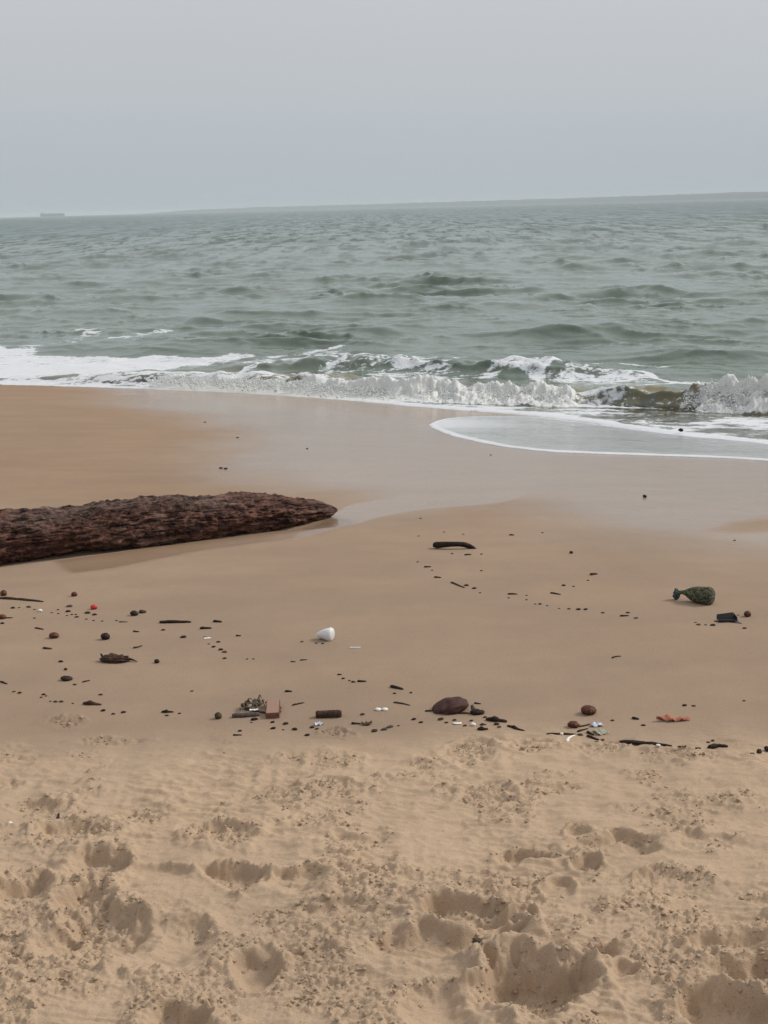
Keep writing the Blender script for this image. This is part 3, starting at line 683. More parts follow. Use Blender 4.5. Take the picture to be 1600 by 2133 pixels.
BRICK = m.done(m.bsdf(Specular_IOR_Level=.18, Base_Color=m.mix(m.math('MULTIPLY', m.step(zz_.outputs['Z'], .0185, .0205), .55), m.mix(m.step(g, .3, .75), (0.13, 0.05, 0.035), (0.20, 0.10, 0.075)), (0.36, 0.25, 0.18)), Roughness=.9, Normal=m.bump(g, .0015, .9)).outputs[0])  # top face mixed paler with sand colour, standing in for sky light
WHITEP = flat_mat('white plastic', (0.55, 0.55, 0.53), (0.70, 0.70, 0.69), .45, 25)
SHELL = flat_mat('white shell', (0.62, 0.60, 0.55), (0.75, 0.73, 0.68), .5, 80)
BLUEP = flat_mat('clear bluish plastic film', (0.42, 0.46, 0.56), (0.55, 0.58, 0.66), .25, 60)
PALEP = flat_mat('pale greenish plastic film', (0.26, 0.25, 0.17), (0.36, 0.34, 0.25), .3, 60)
BLACKP = flat_mat('black plastic sheet', (0.012, 0.012, 0.014), (0.022, 0.021, 0.026), .28, 30)
REDC = flat_mat('faded red cloth', (0.30, 0.085, 0.05), (0.40, 0.15, 0.09), .8, 60)
LEAFM = flat_mat('dead leaf', (0.028, 0.016, 0.010), (0.07, 0.04, 0.022), .8, 60)
WEED = flat_mat('dried weed', (0.03, 0.02, 0.012), (0.10, 0.07, 0.04), .85, 120)
m = NT('algae covered plastic'); g = m.noise(110, 6, .7); g2 = m.noise(40, 4)
ALGAE = m.done(m.bsdf(Specular_IOR_Level=.18, Base_Color=m.mix(m.step(g, .4, .62), (0.016, 0.014, 0.008), m.mix(m.step(g2, .4, .6), (0.10, 0.095, 0.05), (0.17, 0.18, 0.12))), Roughness=.85, Normal=m.bump(g, .004, 1)).outputs[0])
TEAL = flat_mat('teal plastic', (0.010, 0.028, 0.030), (0.03, 0.07, 0.072), .5, 90)

_sd = [100]
def seed(): _sd[0] += 1; return _sd[0]
def stick(name, px0, py0, px1, py1, thick, label, cat='stick', mat=None, bend=0.0, tip=0.6, group=None, hump=0.0, sides=8, flat=0.8):
    (x0, y0), (x1, y1) = at(px0, py0), at(px1, py1); q = mpp((x0 + x1) / 2, (y0 + y1) / 2); r = thick * q / 2 * 1.22; sdn = seed(); n = 9
    cx, cy = (x0 + x1) / 2, (y0 + y1) / 2; L_ = math.hypot(x1 - x0, y1 - y0); ux, uy = (x1 - x0) / L_, (y1 - y0) / L_
    path = []; rad = []
    for i in range(n):
        t = i / (n - 1); b = bend * L_ * math.sin(math.pi * t) + 0.02 * L_ * float(perlin(t * 4, sdn, sdn))
        X, Y = x0 + (x1 - x0) * t - uy * b, y0 + (y1 - y0) * t + ux * b
        path.append((X - cx, Y - cy, 0)); rad.append(r * (1 - (1 - tip) * t) * (1 + .14 * float(perlin(t * 6, sdn + 9, sdn))) * (0.72 if i in (0, n - 1) else 1) * (1 + hump * math.exp(-((t - .4) / .12) ** 2)))
    zs = H(np.array([p[0] + cx for p in path]), np.array([p[1] + cy for p in path])); zc = float(np.max(zs[1:-1].reshape(-1)))
    lin = np.polyval(np.polyfit(np.linspace(0, 1, n), zs, 1), np.linspace(0, 1, n)) + max(0, 0) 
    path = [(p[0], p[1], lin[i] - zc + rad[i] * flat * .72) for i, p in enumerate(path)]
    V, F = ringtube(path, rad, sides, sdn, .10, squash=flat)
    o = pm(name, V, F, mat or WOODD, smooth=True); o.location = (cx, cy, zc)
    return tag(o, label, cat, group)
def nut(name, px, py, wpx, hpx_, label, cat='nut', mat=None, turn=0.0, amp=.07, ridge=.03, group=None, sub=3, sink=.12):
    x, y = at(px, py + hpx_ * .35); q = mpp(x, y); rx = wpx * q / 2; rz = hpx_ * q / 2; ry = (rx + rz) / 2 if wpx < 1.6 * hpx_ else rx * .8
    V, F = lump(rx, ry, rz, seed(), amp, sub, ridge=ridge)
    o = pm(name, V, F, mat or NUT, smooth=True); o.location = (x, y, hz(x, y) + rz * (1 - 2 * sink)); o.rotation_euler = (0, R(6), turn)
    return tag(o, label, cat, group)

# ------------------------------------------------------------------ the big log
m = NT('rotten wood bark')
vs = m.scaled((0.30, 1.0, 1.0))
a1 = m.noise(26, 7, .7, vec=vs, dist=.6); a2 = m.noise(4.5, 4, .6, vec=vs); a3 = m.noise(90, 3, .6, vec=vs)
c1 = m.mix(m.step(a1, .36, .66), (0.012, 0.007, 0.006), (0.185, 0.120, 0.095))
c2 = m.mix(m.step(a1, .38, .66), (0.020, 0.009, 0.007), (0.205, 0.098, 0.070))
cc = m.mix(m.step(a2, .42, .6), c1, c2)
cc = m.mix(m.math('MULTIPLY', m.step(a3, .56, .68), .6), cc, (0.24, 0.165, 0.14))
LOGM = m.done(m.bsdf(Specular_IOR_Level=.18, Base_Color=cc, Roughness=.85, Normal=m.bump(a3, .008, .8, m.bump(a1, .02, 1.0))).outputs[0])
lg = bpy.data.objects.new('driftwood_log', None); COL.objects.link(lg)
ang = math.atan2(LOG_B[1] - LOG_A[1], LOG_B[0] - LOG_A[0]); LEN = math.hypot(LOG_B[0] - LOG_A[0], LOG_B[1] - LOG_A[1])
za, zb = float(macro(*LOG_A)), float(macro(*LOG_B))
lg.location = (LOG_A[0], LOG_A[1], za); lg.rotation_euler = (0, math.atan2(za - zb, LEN), ang)
tag(lg, 'massive rotten reddish brown driftwood log half sunk in the sand', 'log')
nu, nv = 420, 150
tt_ = np.linspace(0, 1, nu)
Rr = np.interp(tt_, [0, .2, .38, .5, .65, .78, .86, .92, .96, .985, 1], [.165, .16, .152, .147, .150, .140, .116, .088, .060, .036, .012])
Vt = (np.arange(nv) / nv) * 2 * math.pi
TU, TV = np.meshgrid(tt_, Vt, indexing='ij'); RR = np.repeat(Rr[:, None], nv, 1)
lx = TU * LEN; ax_ = TV * 0.16
def cyl(fu, fv, o, sdn, gain=.5):     # noise that closes round the trunk
    return (fbm(lx * fu, np.cos(TV) * .16 * fv + 31, o, sdn, gain) + fbm(lx * fu + 5, np.sin(TV) * .16 * fv + 77, o, sdn + 50, gain)) * .7
d1 = cyl(2.2, 5, 3, 501); d2 = cyl(9, 26, 4, 505, .6); d3 = cyl(26, 70, 3, 511, .6)
crk = cyl(1.3, 34, 2, 521); rad_ = RR * (1 + .20 * d1) - np.minimum(1, RR / .1) * .020 * sstep(.13, .0, np.abs(crk)) + np.minimum(1, RR / .1) * (.013 * d2 - .016 * np.clip(np.abs(d2) * -1 + .25, 0, 1) + .0055 * d3)
elong = 0.97 + .03 * np.cos(TV)
yy = rad_ * np.cos(TV) * 1.1; zz = rad_ * np.sin(TV) * elong
zz = zz + np.interp(tt_, [0, .3, .6, 1], [.115, .115, .105, .04])[:, None]
V = np.stack([lx, yy, zz], -1).reshape(-1, 3)
i = np.arange(nu * nv).reshape(nu, nv); j = np.roll(i, -1, 1)
Q = np.stack([i[:-1], j[:-1], j[1:], i[1:]], -1).reshape(-1, 4).tolist()
Q += [tuple(range(nv - 1, -1, -1)), tuple(range((nu - 1) * nv, nu * nv))]
pm('trunk', V, Q, LOGM, lg, smooth=True)
rs = random.Random(4)
for k in range(16):                    # loose flakes of bark standing off the trunk
    u = rs.uniform(.25, .90); th = rs.uniform(.2, 1.05); r_ = float(np.interp(u, tt_, Rr)) * 1.0
    l_ = rs.uniform(.04, .12); p0 = np.array([u * LEN, r_ * -math.cos(th) * 1.1, r_ * math.sin(th) + float(np.interp(u, [0, .3, .6, 1], [.115, .115, .105, .04]))])
    n_ = np.array([0, -math.cos(th), math.sin(th)]); b_ = np.array([0, math.sin(th), math.cos(th)])
    pts = [p0 + np.array([l_ * (q - .5), 0, 0]) + n_ * (.004 + .008 * math.sin(q * 3)) + b_ * rs.uniform(-.004, .004) for q in (0, .25, .5, .75, 1)]
    V, F = ringtube(pts, [.003, .008, .010, .008, .002], 6, k, .2, squash=.7); pm('bark_flake', V, F, LOGM, lg, smooth=True)

# ------------------------------------------------------------------ bottle, cup, plastics, brick, stones
def root(name, px, py, label, cat, rz=0.0, dz=0.0):
    x, y = at(px, py); o = bpy.data.objects.new(name, None); COL.objects.link(o); o.location = (x, y, hz(x, y) + dz); o.rotation_euler.z = rz
    tag(o, label, cat); return o, mpp(x, y)
def lathe(prof, sides=28, seedn=0, amp=0.0, fr=40.0):
    V = []; F = []
    for i, (x, r) in enumerate(prof):
        for k in range(sides):
            an = 2 * math.pi * k / sides; rr = r * (1 + amp * float(perlin(x * fr + seedn, math.cos(an) * 1.7 + math.sin(an) * 2.9, seedn)))
            V.append((x, rr * math.cos(an), rr * math.sin(an)))
    for i in range(len(prof) - 1):
        for k in range(sides):
            a = i * sides + k; b = i * sides + (k + 1) % sides; F.append((a, b, b + sides, a + sides))
    return V, F
o, q = root('plastic_bottle', 1448, 1254, 'algae-covered plastic bottle lying on its side with a crumpled teal neck', 'bottle', R(-36))
prof = [(-.055, .001), (-.055, .010), (-.046, .014), (-.034, .022), (-.015, .031), (.01, .037), (.035, .040), (.062, .042), (.074, .040), (.081, .033), (.083, .018), (.083, .001)]
V, F = lathe(prof, 30, 3, .10, 60); V = [(x, y, z + .037 + .03 * min(0, x + .01) * -.2) for x, y, z in V]; pm('body', V, F, ALGAE, o, smooth=True)
V, F = ringtube([(-.05, 0, .034), (-.062, 0, .036), (-.072, 0, .034), (-.080, 0, .030)], [.011, .009, .009, .012], 12, 4, .08); pm('neck', V, F, ALGAE, o, smooth=True)
V, F = lump(.016, .017, .026, 8, .32, 3); V = V + np.array([-.090, 0, .022]); c_ = pm('cap', V, F, TEAL, o, smooth=False)

o, q = root('plastic_cup', 679, 1332, 'crumpled white plastic cup tipped over on the packed sand', 'cup', R(-22))
prof = [(-.040, .001), (-.041, .006), (-.038, .010), (-.022, .0165), (-.006, .0225), (.010, .0265), (.020, .0285), (.028, .027), (.032, .021), (.034, .010), (.0345, .001)]
V, F = lathe(prof, 30, 11, .07, 45); V = [(x, y, z + .024 + (.000 if x > 0 else x * .18)) for x, y, z in V]; pm('body', V, F, WHITEP, o, smooth=True)
V, F = [], []
for k in range(30):
    an = 2 * math.pi * k / 30
    for rr, xx in ((.0285, .0185), (.0300, .020), (.0285, .0215)): V.append((xx, rr * math.cos(an), rr * math.sin(an) + .024))
for k in range(30):
    a, b = 3 * k, 3 * ((k + 1) % 30); F += [(a, b, b + 1, a + 1), (a + 1, b + 1, b + 2, a + 2)]
pm('rim', V, F, WHITEP, o, smooth=True)

def sheet(name, px, py, wpx, dpx, label, cat, mat, rz=0, amp=.3, nx_=14, ny_=6, sdn=1, shape=None, thick=.0008, lift=.5, group=None):
    """crumpled thin sheet; width and depth given in photo pixels of width"""
    x, y = at(px, py); q = mpp(x, y); w_, d_ = wpx * q, dpx * q; V = []; F = []
    for i in range(nx_ + 1):
        for k in range(ny_ + 1):
            u, v = i / nx_ - .5, k / ny_ - .5
            e = shape(u) if shape else 1.0
            h_ = amp * d_ * (float(perlin(u * 3.3 + sdn, v * 2 + sdn, sdn)) + .5 * float(perlin(u * 8 + sdn, v * 5, sdn + 2)) + lift)
            V.append((u * w_, v * d_ * e, max(.0006, h_)))
    for i in range(nx_):
        for k in range(ny_): a = i * (ny_ + 1) + k; F.append((a, a + 1, a + ny_ + 2, a + ny_ + 1))
    o = pm(name, V, F, mat, smooth=True, solid=thick); o.location = (x, y, hz(x, y) + .001); o.rotation_euler.z = rz
    return tag(o, label, cat, group)

o, q = root('plastic_piece', 1517, 1296, 'folded black plastic piece with a pointed flap beside a red-brown nut', 'plastic', R(2))
def fold(pts, name, th=.0016): pm(name, pts, [tuple(range(len(pts)))], BLACKP, o, solid=th)
fold([(-.042, .0, .004), (.040, .0, .003), (.036, .040, .006), (-.038, .040, .006)], 'base_sheet')
fold([(-.038, .041, .005), (.036, .041, .005), (.034, .047, .028), (-.036, .045, .022)], 'back_fold')
fold([(.0365, .040, .006), (.041, .001, .003), (.043, .012, .016), (.036, .044, .028)], 'side_fold')
fold([(-.042, -.0015, .003), (.040, -.0015, .002), (.030, -.004, .008), (-.042, -.004, .013)], 'front_fold')
fold([(.005, -.006, .0015), (.0400, -.003, .004), (.050, -.030, .0015)], 'flap', .001)

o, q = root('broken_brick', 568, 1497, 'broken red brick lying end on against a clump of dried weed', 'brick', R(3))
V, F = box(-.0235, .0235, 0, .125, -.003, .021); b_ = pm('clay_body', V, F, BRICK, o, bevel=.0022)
V, F = lump(.006, .008, .005, 21, .3, 2); pm('mortar_lump', V + np.array([.024, .085, .004]), F, BRICK, o)
V, F = lump(.005, .006, .004, 22, .3, 2); pm('mortar_lump', V + np.array([.0245, .055, .003]), F, BRICK, o)

o, q = root('wood_block', 685, 1493, 'short dark brown wood block with rounded ends', 'wood block', R(1))
n = 14; V, F = ringtube([(-.045 + .09 * k / (n - 1), 0, .011) for k in range(n)], [.010] + [.0135] * (n - 2) + [.010], 16, 5, .035, squash=.95)
pm('body', V, F, WOODB, o, smooth=True); pm('crack', *ringtube([(-.03, -.0128, .013), (0, -.0136, .012), (.03, -.0128, .0128)], [.0006, .001, .0006], 6, 2), WOODD, o)

x, y = at(937, 1478); q = mpp(x, y); V, F = lump(.068, .05, .027, 63, .11, 4, 1.2)
V = V * np.array([1, 1, 1]) ; V[:, 2] += np.where(V[:, 0] < 0, V[:, 0] * .18, 0); V[:, 2] = np.minimum(V[:, 2], .0265)
o = pm('beach_stone', V, F, STONE, smooth=True); o.location = (x, y, hz(x, y) + .014); o.rotation_euler = (0, R(-7), R(8)); tag(o, 'large flat purple-brown stone at the edge of the loose sand', 'stone')
nut('pebble', 937, 1476, 11, 9, 'small tan pebble leaning on the flat purple-brown stone', 'pebble', WOODG, amp=.15, ridge=0)

# dried weed beside the brick
x, y = at(527, 1474)
V, F = [], []; rs = random.Random(8)
for k in range(34):
    px_, py_ = rs.gauss(0, .024), rs.gauss(.0, .018); a = rs.uniform(0, 6.28); l_ = rs.uniform(.012, .03)
    pts = [(px_ + math.cos(a) * l_ * t, py_ + math.sin(a) * l_ * t, .003 + .014 * math.sin(2.6 * t + .2) * rs.uniform(.4, 1.6) + .012 * math.exp(-(px_ ** 2 + py_ ** 2) / .0006)) for t in (0, .33, .66, 1)]
    v, f = ringtube(pts, [.0015, .004, .0045, .001], 6, k, .25, squash=.45); n0 = len(V); V += list(v); F += [tuple(i_ + n0 for i_ in ff) for ff in f]
o = pm('weed_clump', V, F, WEED, smooth=True); o.location = (x, y, hz(x, y)); tag(o, 'tangled clump of dried brown weed beside the broken brick', 'weed')
stick('branch_stub', 484, 1494, 541, 1491, 10, 'smooth grey branch stub in front of the dried weed', mat=WOODG, tip=.95)
stick('stick', 512, 1478, 553, 1487, 7, 'dark brown stick wedged between dried weed and brick', mat=WOODB)
sheet('paper_scrap', 529, 1487, 18, 7, 'small white scrap lying on the grey branch stub', 'scrap', WHITEP, .1, .25, sdn=4).location.z += .013
nut('nut', 455, 1491, 15, 15, 'round greenish-brown nut near the grey branch stub', mat=NUTG)

# driftwood arch
x, y = at(947, 1143); q = mpp(x, y)
P = [(-.118, .02, .016), (-.10, .012, .019), (-.06, .0, .024), (-.02, -.005, .028), (.02, -.004, .028), (.055, 0, .023), (.085, .0, .014), (.105, -.002, .007), (.122, -.008, .002)]
V, F = ringtube(P, [.014, .019, .0175, .0155, .014, .0135, .0135, .0095, .002], 12, 9, .10)
o = pm('arched_driftwood', V, F, WOODD, smooth=True); o.location = (x, y, hz(x, y)); o.rotation_euler.z = R(-5); tag(o, 'dark arched driftwood piece with light showing under its middle', 'driftwood')

# fish-shaped bark piece
x, y = at(246, 1377); o = bpy.data.objects.new('bark_piece', None); COL.objects.link(o); o.location = (x, y, hz(x, y)); o.rotation_euler.z = R(-6)
tag(o, 'ragged dark bark piece shaped like a fish with a thin tail', 'bark')
V, F = lump(.060, .032, .017, 71, .30, 4, 2.6); V = V + np.array([-.012, 0, .009]); pm('bark_body', V, F, WOODG if False else WOODB, o, smooth=True)
V, F = ringtube([(.035, .0, .012), (.06, -.003, .008), (.082, -.012, .003)], [.007, .004, .0015], 8, 3, .12); pm('bark_tail', V, F, WOODB, o, smooth=True)
V, F = ringtube([(-.062, .005, .012), (-.068, .006, .022), (-.072, .006, .03)], [.005, .004, .0015], 8, 3, .12); pm('bark_spur', V, F, WOODB, o, smooth=True)

# ------------------------------------------------------------------ nuts and fruits
nut('nut', 8, 1236, 13, 13, 'round brown nut just seaward of the long thin stick', turn=.3)
nut('nut', 155, 1238, 13, 10, 'small squat brown nut alone between the log and the red fruit', turn=.8)
nut('red_fruit', 196, 1265, 14, 11, 'small bright red fruit', 'fruit', REDF, ridge=0)
nut('nut', 5, 1285, 16, 10, 'brown nut with a twig lying beside it', turn=.2)
stick('twig', 10, 1288, 27, 1287, 3, 'tiny twig lying against a brown nut', 'twig')
nut('nut', 280, 1278, 17, 11, 'dark nut touching a flat wood chip', mat=NUTD)
nut('wood_chip', 297, 1274, 17, 6, 'flat wood chip touching a dark nut', 'wood chip', WOODB, amp=.2, ridge=0, turn=.3)
nut('nut', 113, 1324, 20, 13, 'oval reddish-brown nut level with a rounder dark nut', turn=.2)
nut('nut', 220, 1326, 19, 15, 'dark round nut seaward of the fish-shaped bark', mat=NUTD)
nut('nut', 327, 1377, 11, 9, 'small black nut beside the tail of the fish-shaped bark', mat=NUTD)
nut('pebble', 137, 1394, 7, 5, 'tiny black pebble seaward of the flat dark seed', 'pebble', NUTD, ridge=0)
nut('seed', 139, 1413, 24, 9, 'flat dark oval seed', 'seed', NUTD, ridge=.05)
nut('nut', 1226, 1479, 32, 20, 'big smooth brown oval nut seaward of the bits of plastic film', turn=.1)
nut('nut', 1557, 1279, 15, 13, 'round red-brown nut beside the folded black plastic', turn=.4)
nut('pebble', 1190, 1151, 8, 6, 'lone black pebble on bare sand between the arched driftwood and the bottle', 'pebble', NUTD, ridge=0)
nut('seed_pod', 1195, 1510, 24, 14, 'rough red-brown seed pod with a stalk beside plastic film', 'seed pod', NUT, amp=.2, ridge=0)
stick('stalk', 1207, 1515, 1231, 1507, 4, 'thin dark stalk between the seed pod and the bluish film', 'stalk', WOODB)
nut('wood_chip', 1581, 1572, 11, 10, 'small upright grey-brown wood chip past the curved black stick', 'wood chip', WOODB, amp=.25, ridge=0, turn=.6)
nut('wood_chip', 1598, 1562, 12, 10, 'dark wood chip behind a smaller grey-brown chip', 'wood chip', WOODD, amp=.25, ridge=0)

# ------------------------------------------------------------------ sticks
ST = [
 (0,1247,90,1254,6,'long thin dark stick pointing away from a round brown nut',.03),(333,1298,398,1297,8,'straight blunt black stick like a rod',0),
 (74,1309,91,1312,4,'short dark twig seaward of the oval reddish-brown nut',0),(90,1351,108,1352,5,'short thick dark twig landward of the oval reddish-brown nut',0),
 (278,1351,296,1345,4,'small bent twig seaward of the tail of the fish-shaped bark',-.12),(248,1296,266,1296,2.5,'hair-thin dark twig on the way to the rod-like stick',0),
 (278,1316,290,1317,4,'tiny dark twig just landward of the rod-like stick',0),(417,1310,441,1309,6,'stubby dark stick just past the end of the rod-like stick',0),
 (445,1295,462,1296,6,'rounded dark wood bit seaward of the stubby stick',0),(1,1420,15,1425,4,'short slanted dark twig beside the flat dark seed',0),
 (172,1422,187,1418,3.5,'thin slanted twig close to the flat dark seed',0),(174,1467,211,1469,7,'dark bark strip with a hump on one end',0),
 (337,1484,362,1484,5,'small dark chip with a peaked top on the sand edge',0),(492,1325,502,1325,4,'tiny dark stick between the stubby stick and the white cup',0),
 (728,1350,751,1349,3.5,'thin white straw piece near the white cup',0),(625,1376,640,1375,3,'thin dark twig landward of the white cup',0),(606,1379,616,1379,3,'shorter thin twig paired with another landward of the white cup',0),
 (745,1420,763,1420,5,'short blunt dark stick at the end of a row of crumbs',0),(703,1406,712,1406,3.5,'tiny dark twig at the start of a row of crumbs',0),
 (814,1431,840,1437,7,'thick slanted dark stick seaward of the white shell pair',0),(820,1464,854,1470,4,'thin brown stick next to the white shell pair',.05),
 (594,1441,608,1441,5,'short dark stick seaward of the broken brick',0),(609,1470,634,1464,4,'thin slanted brown stick between brick and wood block',0),
 (732,1508,752,1508,5,'dark twig touching a dead leaf',0),(486,1534,504,1533,4,'dark twig landward of the grey branch stub on loose sand',0),
 (886,1482,906,1481,4,'thin twig poking from under the flat stone',0),(955,1487,986,1487,4,'thin dark twig running to the black driftwood knot',.06),
 (988,1466,1002,1467,4,'short dark twig seaward of the black driftwood knot',0),(995,1520,1017,1521,6,'short black stick landward of the humped stick',0),
 (1000,1511,1013,1510,4,'brown twig between the humped stick and the short black stick',0),(1057,1515,1093,1523,5,'slim tapering dark stick past the humped stick',0),
 (1139,1534,1200,1529,5,'long thin dark twig beside the white feather',.03),(1203,1525,1225,1518,4,'slanted thin twig continuing the long dark twig',0),
 (1223,1526,1237,1531,6,'short dark stick beside the pale greenish film',0),(1223,1534,1248,1541,6,'longer dark stick under the pale greenish film',0),
 (1317,1497,1331,1499,6,'small dark wood bit beside the red cloth strip',0),(1290,1551,1400,1560,9,'longest black stick lying along the loose sand edge',.03),
 (1448,1567,1460,1567,4,'tiny black twig between the longest stick and the curved stick',0),
 (968,1157,982,1156,4,'short black twig under the arched driftwood',0),(884,1182,898,1181,4,'short black twig starting the curved trail of bits',0),
 (905,1203,919,1204,4,'second short black twig of the curved trail of bits',0),(940,1214,968,1225,4,'slanted thin brown twig in the curved trail of bits',0),
 (1058,1238,1078,1238,4,'straight black twig lying level in the curved trail of bits',0),(1147,1236,1168,1239,4,'straight black twig seaward of the curved trail of bits',0),
 (1061,1115,1071,1115,4,'tiny black twig on bare sand just seaward of the arched driftwood',0),(1230,1198,1244,1196,6,'small dark bark bit alone between trail and bottle',0),
 (1292,1284,1310,1283,4,'dark twig at the far end of the curved trail',0),(1275,1371,1294,1367,3.5,'thin curled brown leaf strip alone on packed sand',.12),
]
for (a, b, c_, d_, th, lb, bn) in ST:
    mat = WHITEP if 'white straw' in lb else (WOODB if ('brown' in lb or 'bark' in lb) else WOODD)
    nm = 'straw_piece' if 'straw' in lb else ('twig' if 'twig' in lb else ('stick' if 'stick' in lb else 'wood_bit'))
    stick(nm, a, b, c_, d_, th, lb, {'straw_piece': 'straw', 'twig': 'twig', 'stick': 'stick', 'wood_bit': 'wood bit'}[nm], mat, bn, hump=.8 if 'hump' in lb or 'peaked' in lb else 0)
stick('stick', 1013, 1500, 1056, 1505, 8, 'thick humped black stick past the flat stone', hump=.7, tip=.8)
stick('stick', 1476, 1565, 1516, 1559, 10, 'short thick curved black stick near the loose sand edge', bend=.12, tip=.5)

# black driftwood knot
x, y = at(992, 1487); o = bpy.data.objects.new('driftwood_knot', None); COL.objects.link(o); o.location = (x, y, hz(x, y)); tag(o, 'black driftwood knot with a short upright stub', 'driftwood')
V, F = lump(.026, .016, .008, 75, .25, 3, 2); pm('flat_piece', V + np.array([.004, 0, .006]), F, WOODD, o, smooth=True)
V, F = ringtube([(-.004, .004, .006), (-.010, .008, .018), (-.014, .012, .028)], [.009, .0075, .005], 10, 6, .12); pm('stub', V, F, WOODG, o, smooth=True)

# shells, leaves, films, cloth, feather
for (px, py, lb) in ((788, 1477, 'white half shell of a touching pair'), (802, 1477, 'white half shell of a touching pair')):
    nut('shell', px, py, 13, 7, lb, 'shell', SHELL, amp=.06, ridge=.05, group='touching pair of white half shells', sink=.25)
sheet('shell_fragment', 953, 1507, 17, 8, 'flat white shell fragment in front of the flat stone', 'shell', SHELL, 0, .15, sdn=5)
nut('shell_fragment', 986, 1509, 11, 7, 'chunky white shell fragment near the humped stick', 'shell', SHELL, amp=.2, ridge=0)
sheet('dead_leaf', 764, 1509, 22, 16, 'curled dead black leaf touching a twig', 'leaf', LEAFM, .2, .35, sdn=9, shape=lambda u: max(.15, 1 - 4 * u * u), thick=.001)
sheet('plastic_scrap', 664, 1510, 18, 10, 'crumpled bluish-white plastic scrap in front of the wood block', 'plastic', BLUEP, .5, .5, sdn=12)
sheet('plastic_film', 1243, 1511, 25, 12, 'crumpled bluish film next to the seed pod stalk', 'plastic', BLUEP, .2, .45, sdn=14)
sheet('plastic_film', 1251, 1526, 24, 26, 'pale greenish plastic film half buried beside two dark sticks', 'plastic', PALEP, .3, .2, sdn=16)
sheet('cloth_strip', 1402, 1501, 66, 18, 'twisted faded red cloth strip', 'cloth', REDC, -.05, .42, nx_=26, sdn=18, shape=lambda u: .55 + .45 * math.cos(5 * u), thick=.0012)
stick('feather', 1182, 1550, 1198, 1532, 6, 'ragged white feather standing out beside the long thin twig', 'feather', SHELL, .1, .5, flat=.5)
nut('shell_fragment', 1170, 1531, 7, 6, 'tiny white shell chip on the long thin twig', 'shell', SHELL, amp=.2, ridge=0)
nut('shell_fragment', 1371, 1561, 9, 5, 'tiny white shell chip against the longest black stick', 'shell', SHELL, amp=.2, ridge=0)
sheet('paper_scrap', 432, 1330, 15, 7, 'small pale paper scrap at the head of a row of crumbs', 'scrap', SHELL, 0, .15, sdn=22)
nut('shell_fragment', 84, 1272, 9, 6, 'tiny white shell chip in the thin debris line landward of the long stick', 'shell', SHELL, amp=.2, ridge=0)
nut('shell_fragment', 22, 1716, 9, 5, 'tiny white shell chip in the loose sand by a footprint', 'shell', SHELL, amp=.2, ridge=0)
stick('twig', 121, 1707, 122, 1693, 5, 'short dark twig stuck in the loose sand by a footprint', 'twig', WOODD)
nut('weed_lump', 998, 1979, 26, 14, 'dark crumbled weed lump at the rim of a footprint', 'weed', WEED, amp=.4, ridge=0)
nut('wood_bit', 1343, 1034, 8, 6, 'lone dark wood bit stranded on the wet sheen', 'wood bit', WOODD, amp=.3, ridge=0)
nut('wood_bit', 1418, 904, 10, 7, 'dark wood bit carried on the white swash edge', 'wood bit', WOODD, amp=.3, ridge=0).location.z += .045

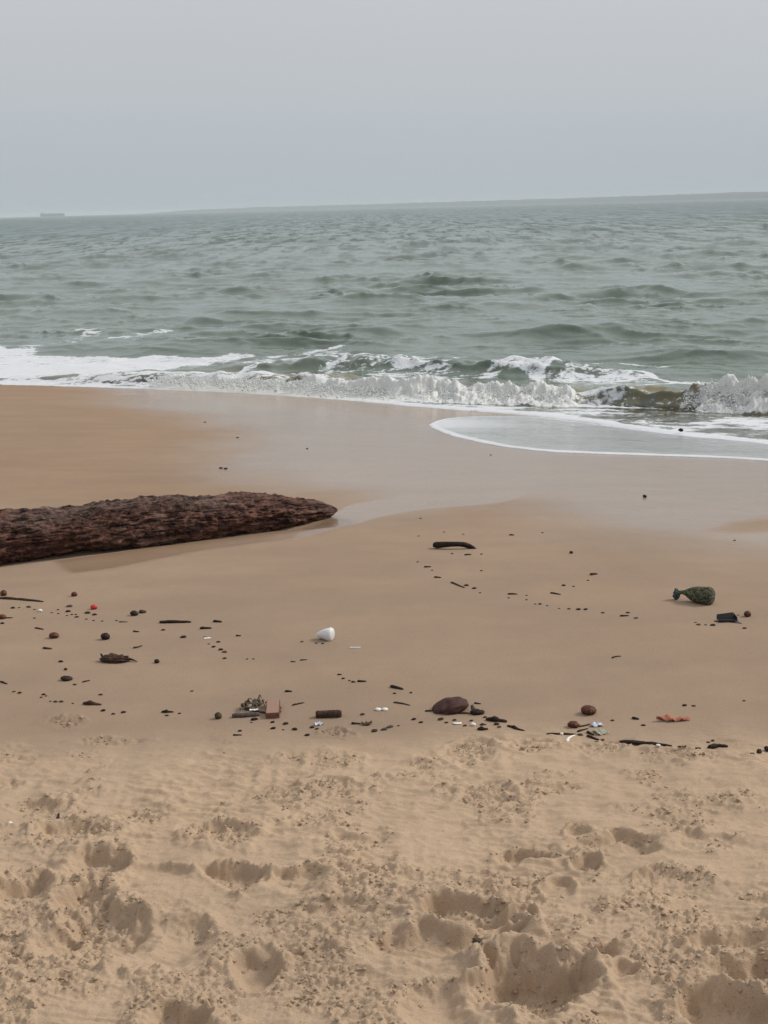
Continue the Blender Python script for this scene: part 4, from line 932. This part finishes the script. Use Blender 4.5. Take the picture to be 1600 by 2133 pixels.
# ------------------------------------------------------------------ crumbs, each one a thing
CR = {
 ('tiny dark crumb in the curved trail landward of the arched driftwood', 'crumbs of the curved trail'):
   [(900,1188),(972,1220,9),(988,1226,9),(1000,1235),(1097,1241),(1097,1250),(1115,1259),(1125,1259,7),(1140,1262),(1165,1268),(1185,1269,7),(1205,1270,9),(1220,1270,9),(1256,1277,7),(1308,1277,8),(1325,1288,8),(1060,1246),(1003,1189)],
 ('tiny dark crumb strewn round the arched driftwood', 'crumbs round the arched driftwood'): [(1003,1155,6),(876,1080),(925,1109),(965,1113),(872,1117),(1130,1110),(942,1154),(1174,1220,8),(1225,1209),(1195,1222),(870,1171)],
 ('tiny dark crumb in the short row beside the stubby stick', 'row of crumbs beside the stubby stick'): [(427,1328,6),(455,1338,8),(435,1342),(445,1348,8),(460,1354,9),(468,1359,10),(468,1372,8),(515,1373),(528,1373)],
 ('tiny dark crumb under the white cup', 'crumbs under the white cup'): [(629,1337,7),(659,1340,6),(672,1341,6)],
 ('tiny dark crumb in the row leading to the short blunt stick', 'row of crumbs by the short blunt stick'): [(715,1414,7),(736,1421,9),(728,1418),(822,1445,7),(856,1444,6)],
 ('tiny dark crumb in the thin debris line near the red fruit', 'debris line near the red fruit'):
   [(27,1267,9),(60,1265,10),(40,1266),(72,1270),(108,1277),(121,1271),(145,1264,12),(142,1275,10),(122,1279),(140,1283),(150,1281),(160,1286,8),(158,1281),(183,1278,11),(197,1281,9),(180,1290),(195,1293),(213,1294),(72,1288),(5,1299,8),(243,1293),(382,1328,12),(340,1313,8)],
 ('tiny dark crumb beside the folded black plastic', 'crumbs beside the folded black plastic'): [(1449,1297),(1455,1302,8),(1470,1302),(1485,1303,10),(1492,1295,8),(1551,1309,8),(1538,1281)],
 ('tiny dark crumb near the flat dark seed', 'crumbs near the flat dark seed'): [(156,1427,7),(127,1379,9),(29,1441,7),(41,1444,8),(91,1447,8),(86,1453),(96,1450),(116,1462,8),(128,1462,8),(105,1461),(152,1466),(210,1448,8),(215,1481,9),(236,1488,8),(257,1485,10),(374,1487,6),(400,1440,6),(348,1491,7)],
 ('small dark crumb along the sand edge landward of brick and block', 'crumbs along the sand edge landward of the brick'):
   [(568,1505,9),(595,1508,11),(569,1519,11),(614,1520,11),(500,1524,8),(524,1506),(530,1500,14),(590,1521),(650,1516,9),(660,1519,8),(755,1489,9),(640,1532,10),(685,1521),(800,1520,12),(812,1515,14),(780,1523,12),(862,1499,10),(877,1505,9),(830,1512)],
 ('small dark crumb scattered landward of the flat stone', 'crumbs landward of the flat stone'): [(918,1499,12),(947,1500,8),(969,1512,8),(982,1502,8),(1034,1511,11),(856,1443),(930,1505,8),(1010,1495,8),(1040,1518,8)],
 ('small dark crumb around the longest black stick', 'crumbs around the longest black stick'): [(1276,1501,7),(1426,1470,9),(1445,1471,8),(1415,1564,8),(1425,1564,9),(1487,1552,13),(1475,1545,7),(1485,1543,6),(1566,1580,9),(1243,1549,8),(1255,1549,8),(1550,1460,6),(1209,1531,10),(1340,1510,9)],
 ('faint dark speck stranded on the wet sand', 'specks on the wet sand'): [(427,880,5),(460,976,8),(470,977,8),(1022,948,4),(495,912,6),(1530,1126,5),(640,935,5)],
}
rs = random.Random(17); protos = []
for k in range(6):
    V, F = lump(1, .62, .42, 900 + k, .35, 2, 1.9); me = bpy.data.meshes.new('crumb'); me.from_pydata([tuple(v) for v in V], [], F); me.update()
    me.materials.append((WOODD, WOODB, WOODD, NUTD, WOODB, WOODG)[k]); protos.append(me)
for (lb, gp), L_ in CR.items():
    for e in L_:
        px, py = e[:2]; wd = e[2] if len(e) > 2 else 5
        x, y = at(px, py); r_ = wd * mpp(x, y) / 2 * 1.1
        o = link('wood_crumb' if wd < 9 else 'wood_chip', protos[rs.randrange(6)]); o.scale = (r_, r_ * rs.uniform(.8, 1.3), r_ * rs.uniform(.8, 1.2)); o.rotation_euler.z = rs.uniform(-.5, .5)
        o.location = (x, y, hz(x, y) + r_ * .22); tag(o, lb if wd < 9 else lb.replace('tiny dark crumb', 'larger dark chip').replace('small dark crumb', 'larger dark chip'), 'crumb' if wd < 9 else 'wood chip', gp if wd < 9 else 'larger chips among the ' + gp)
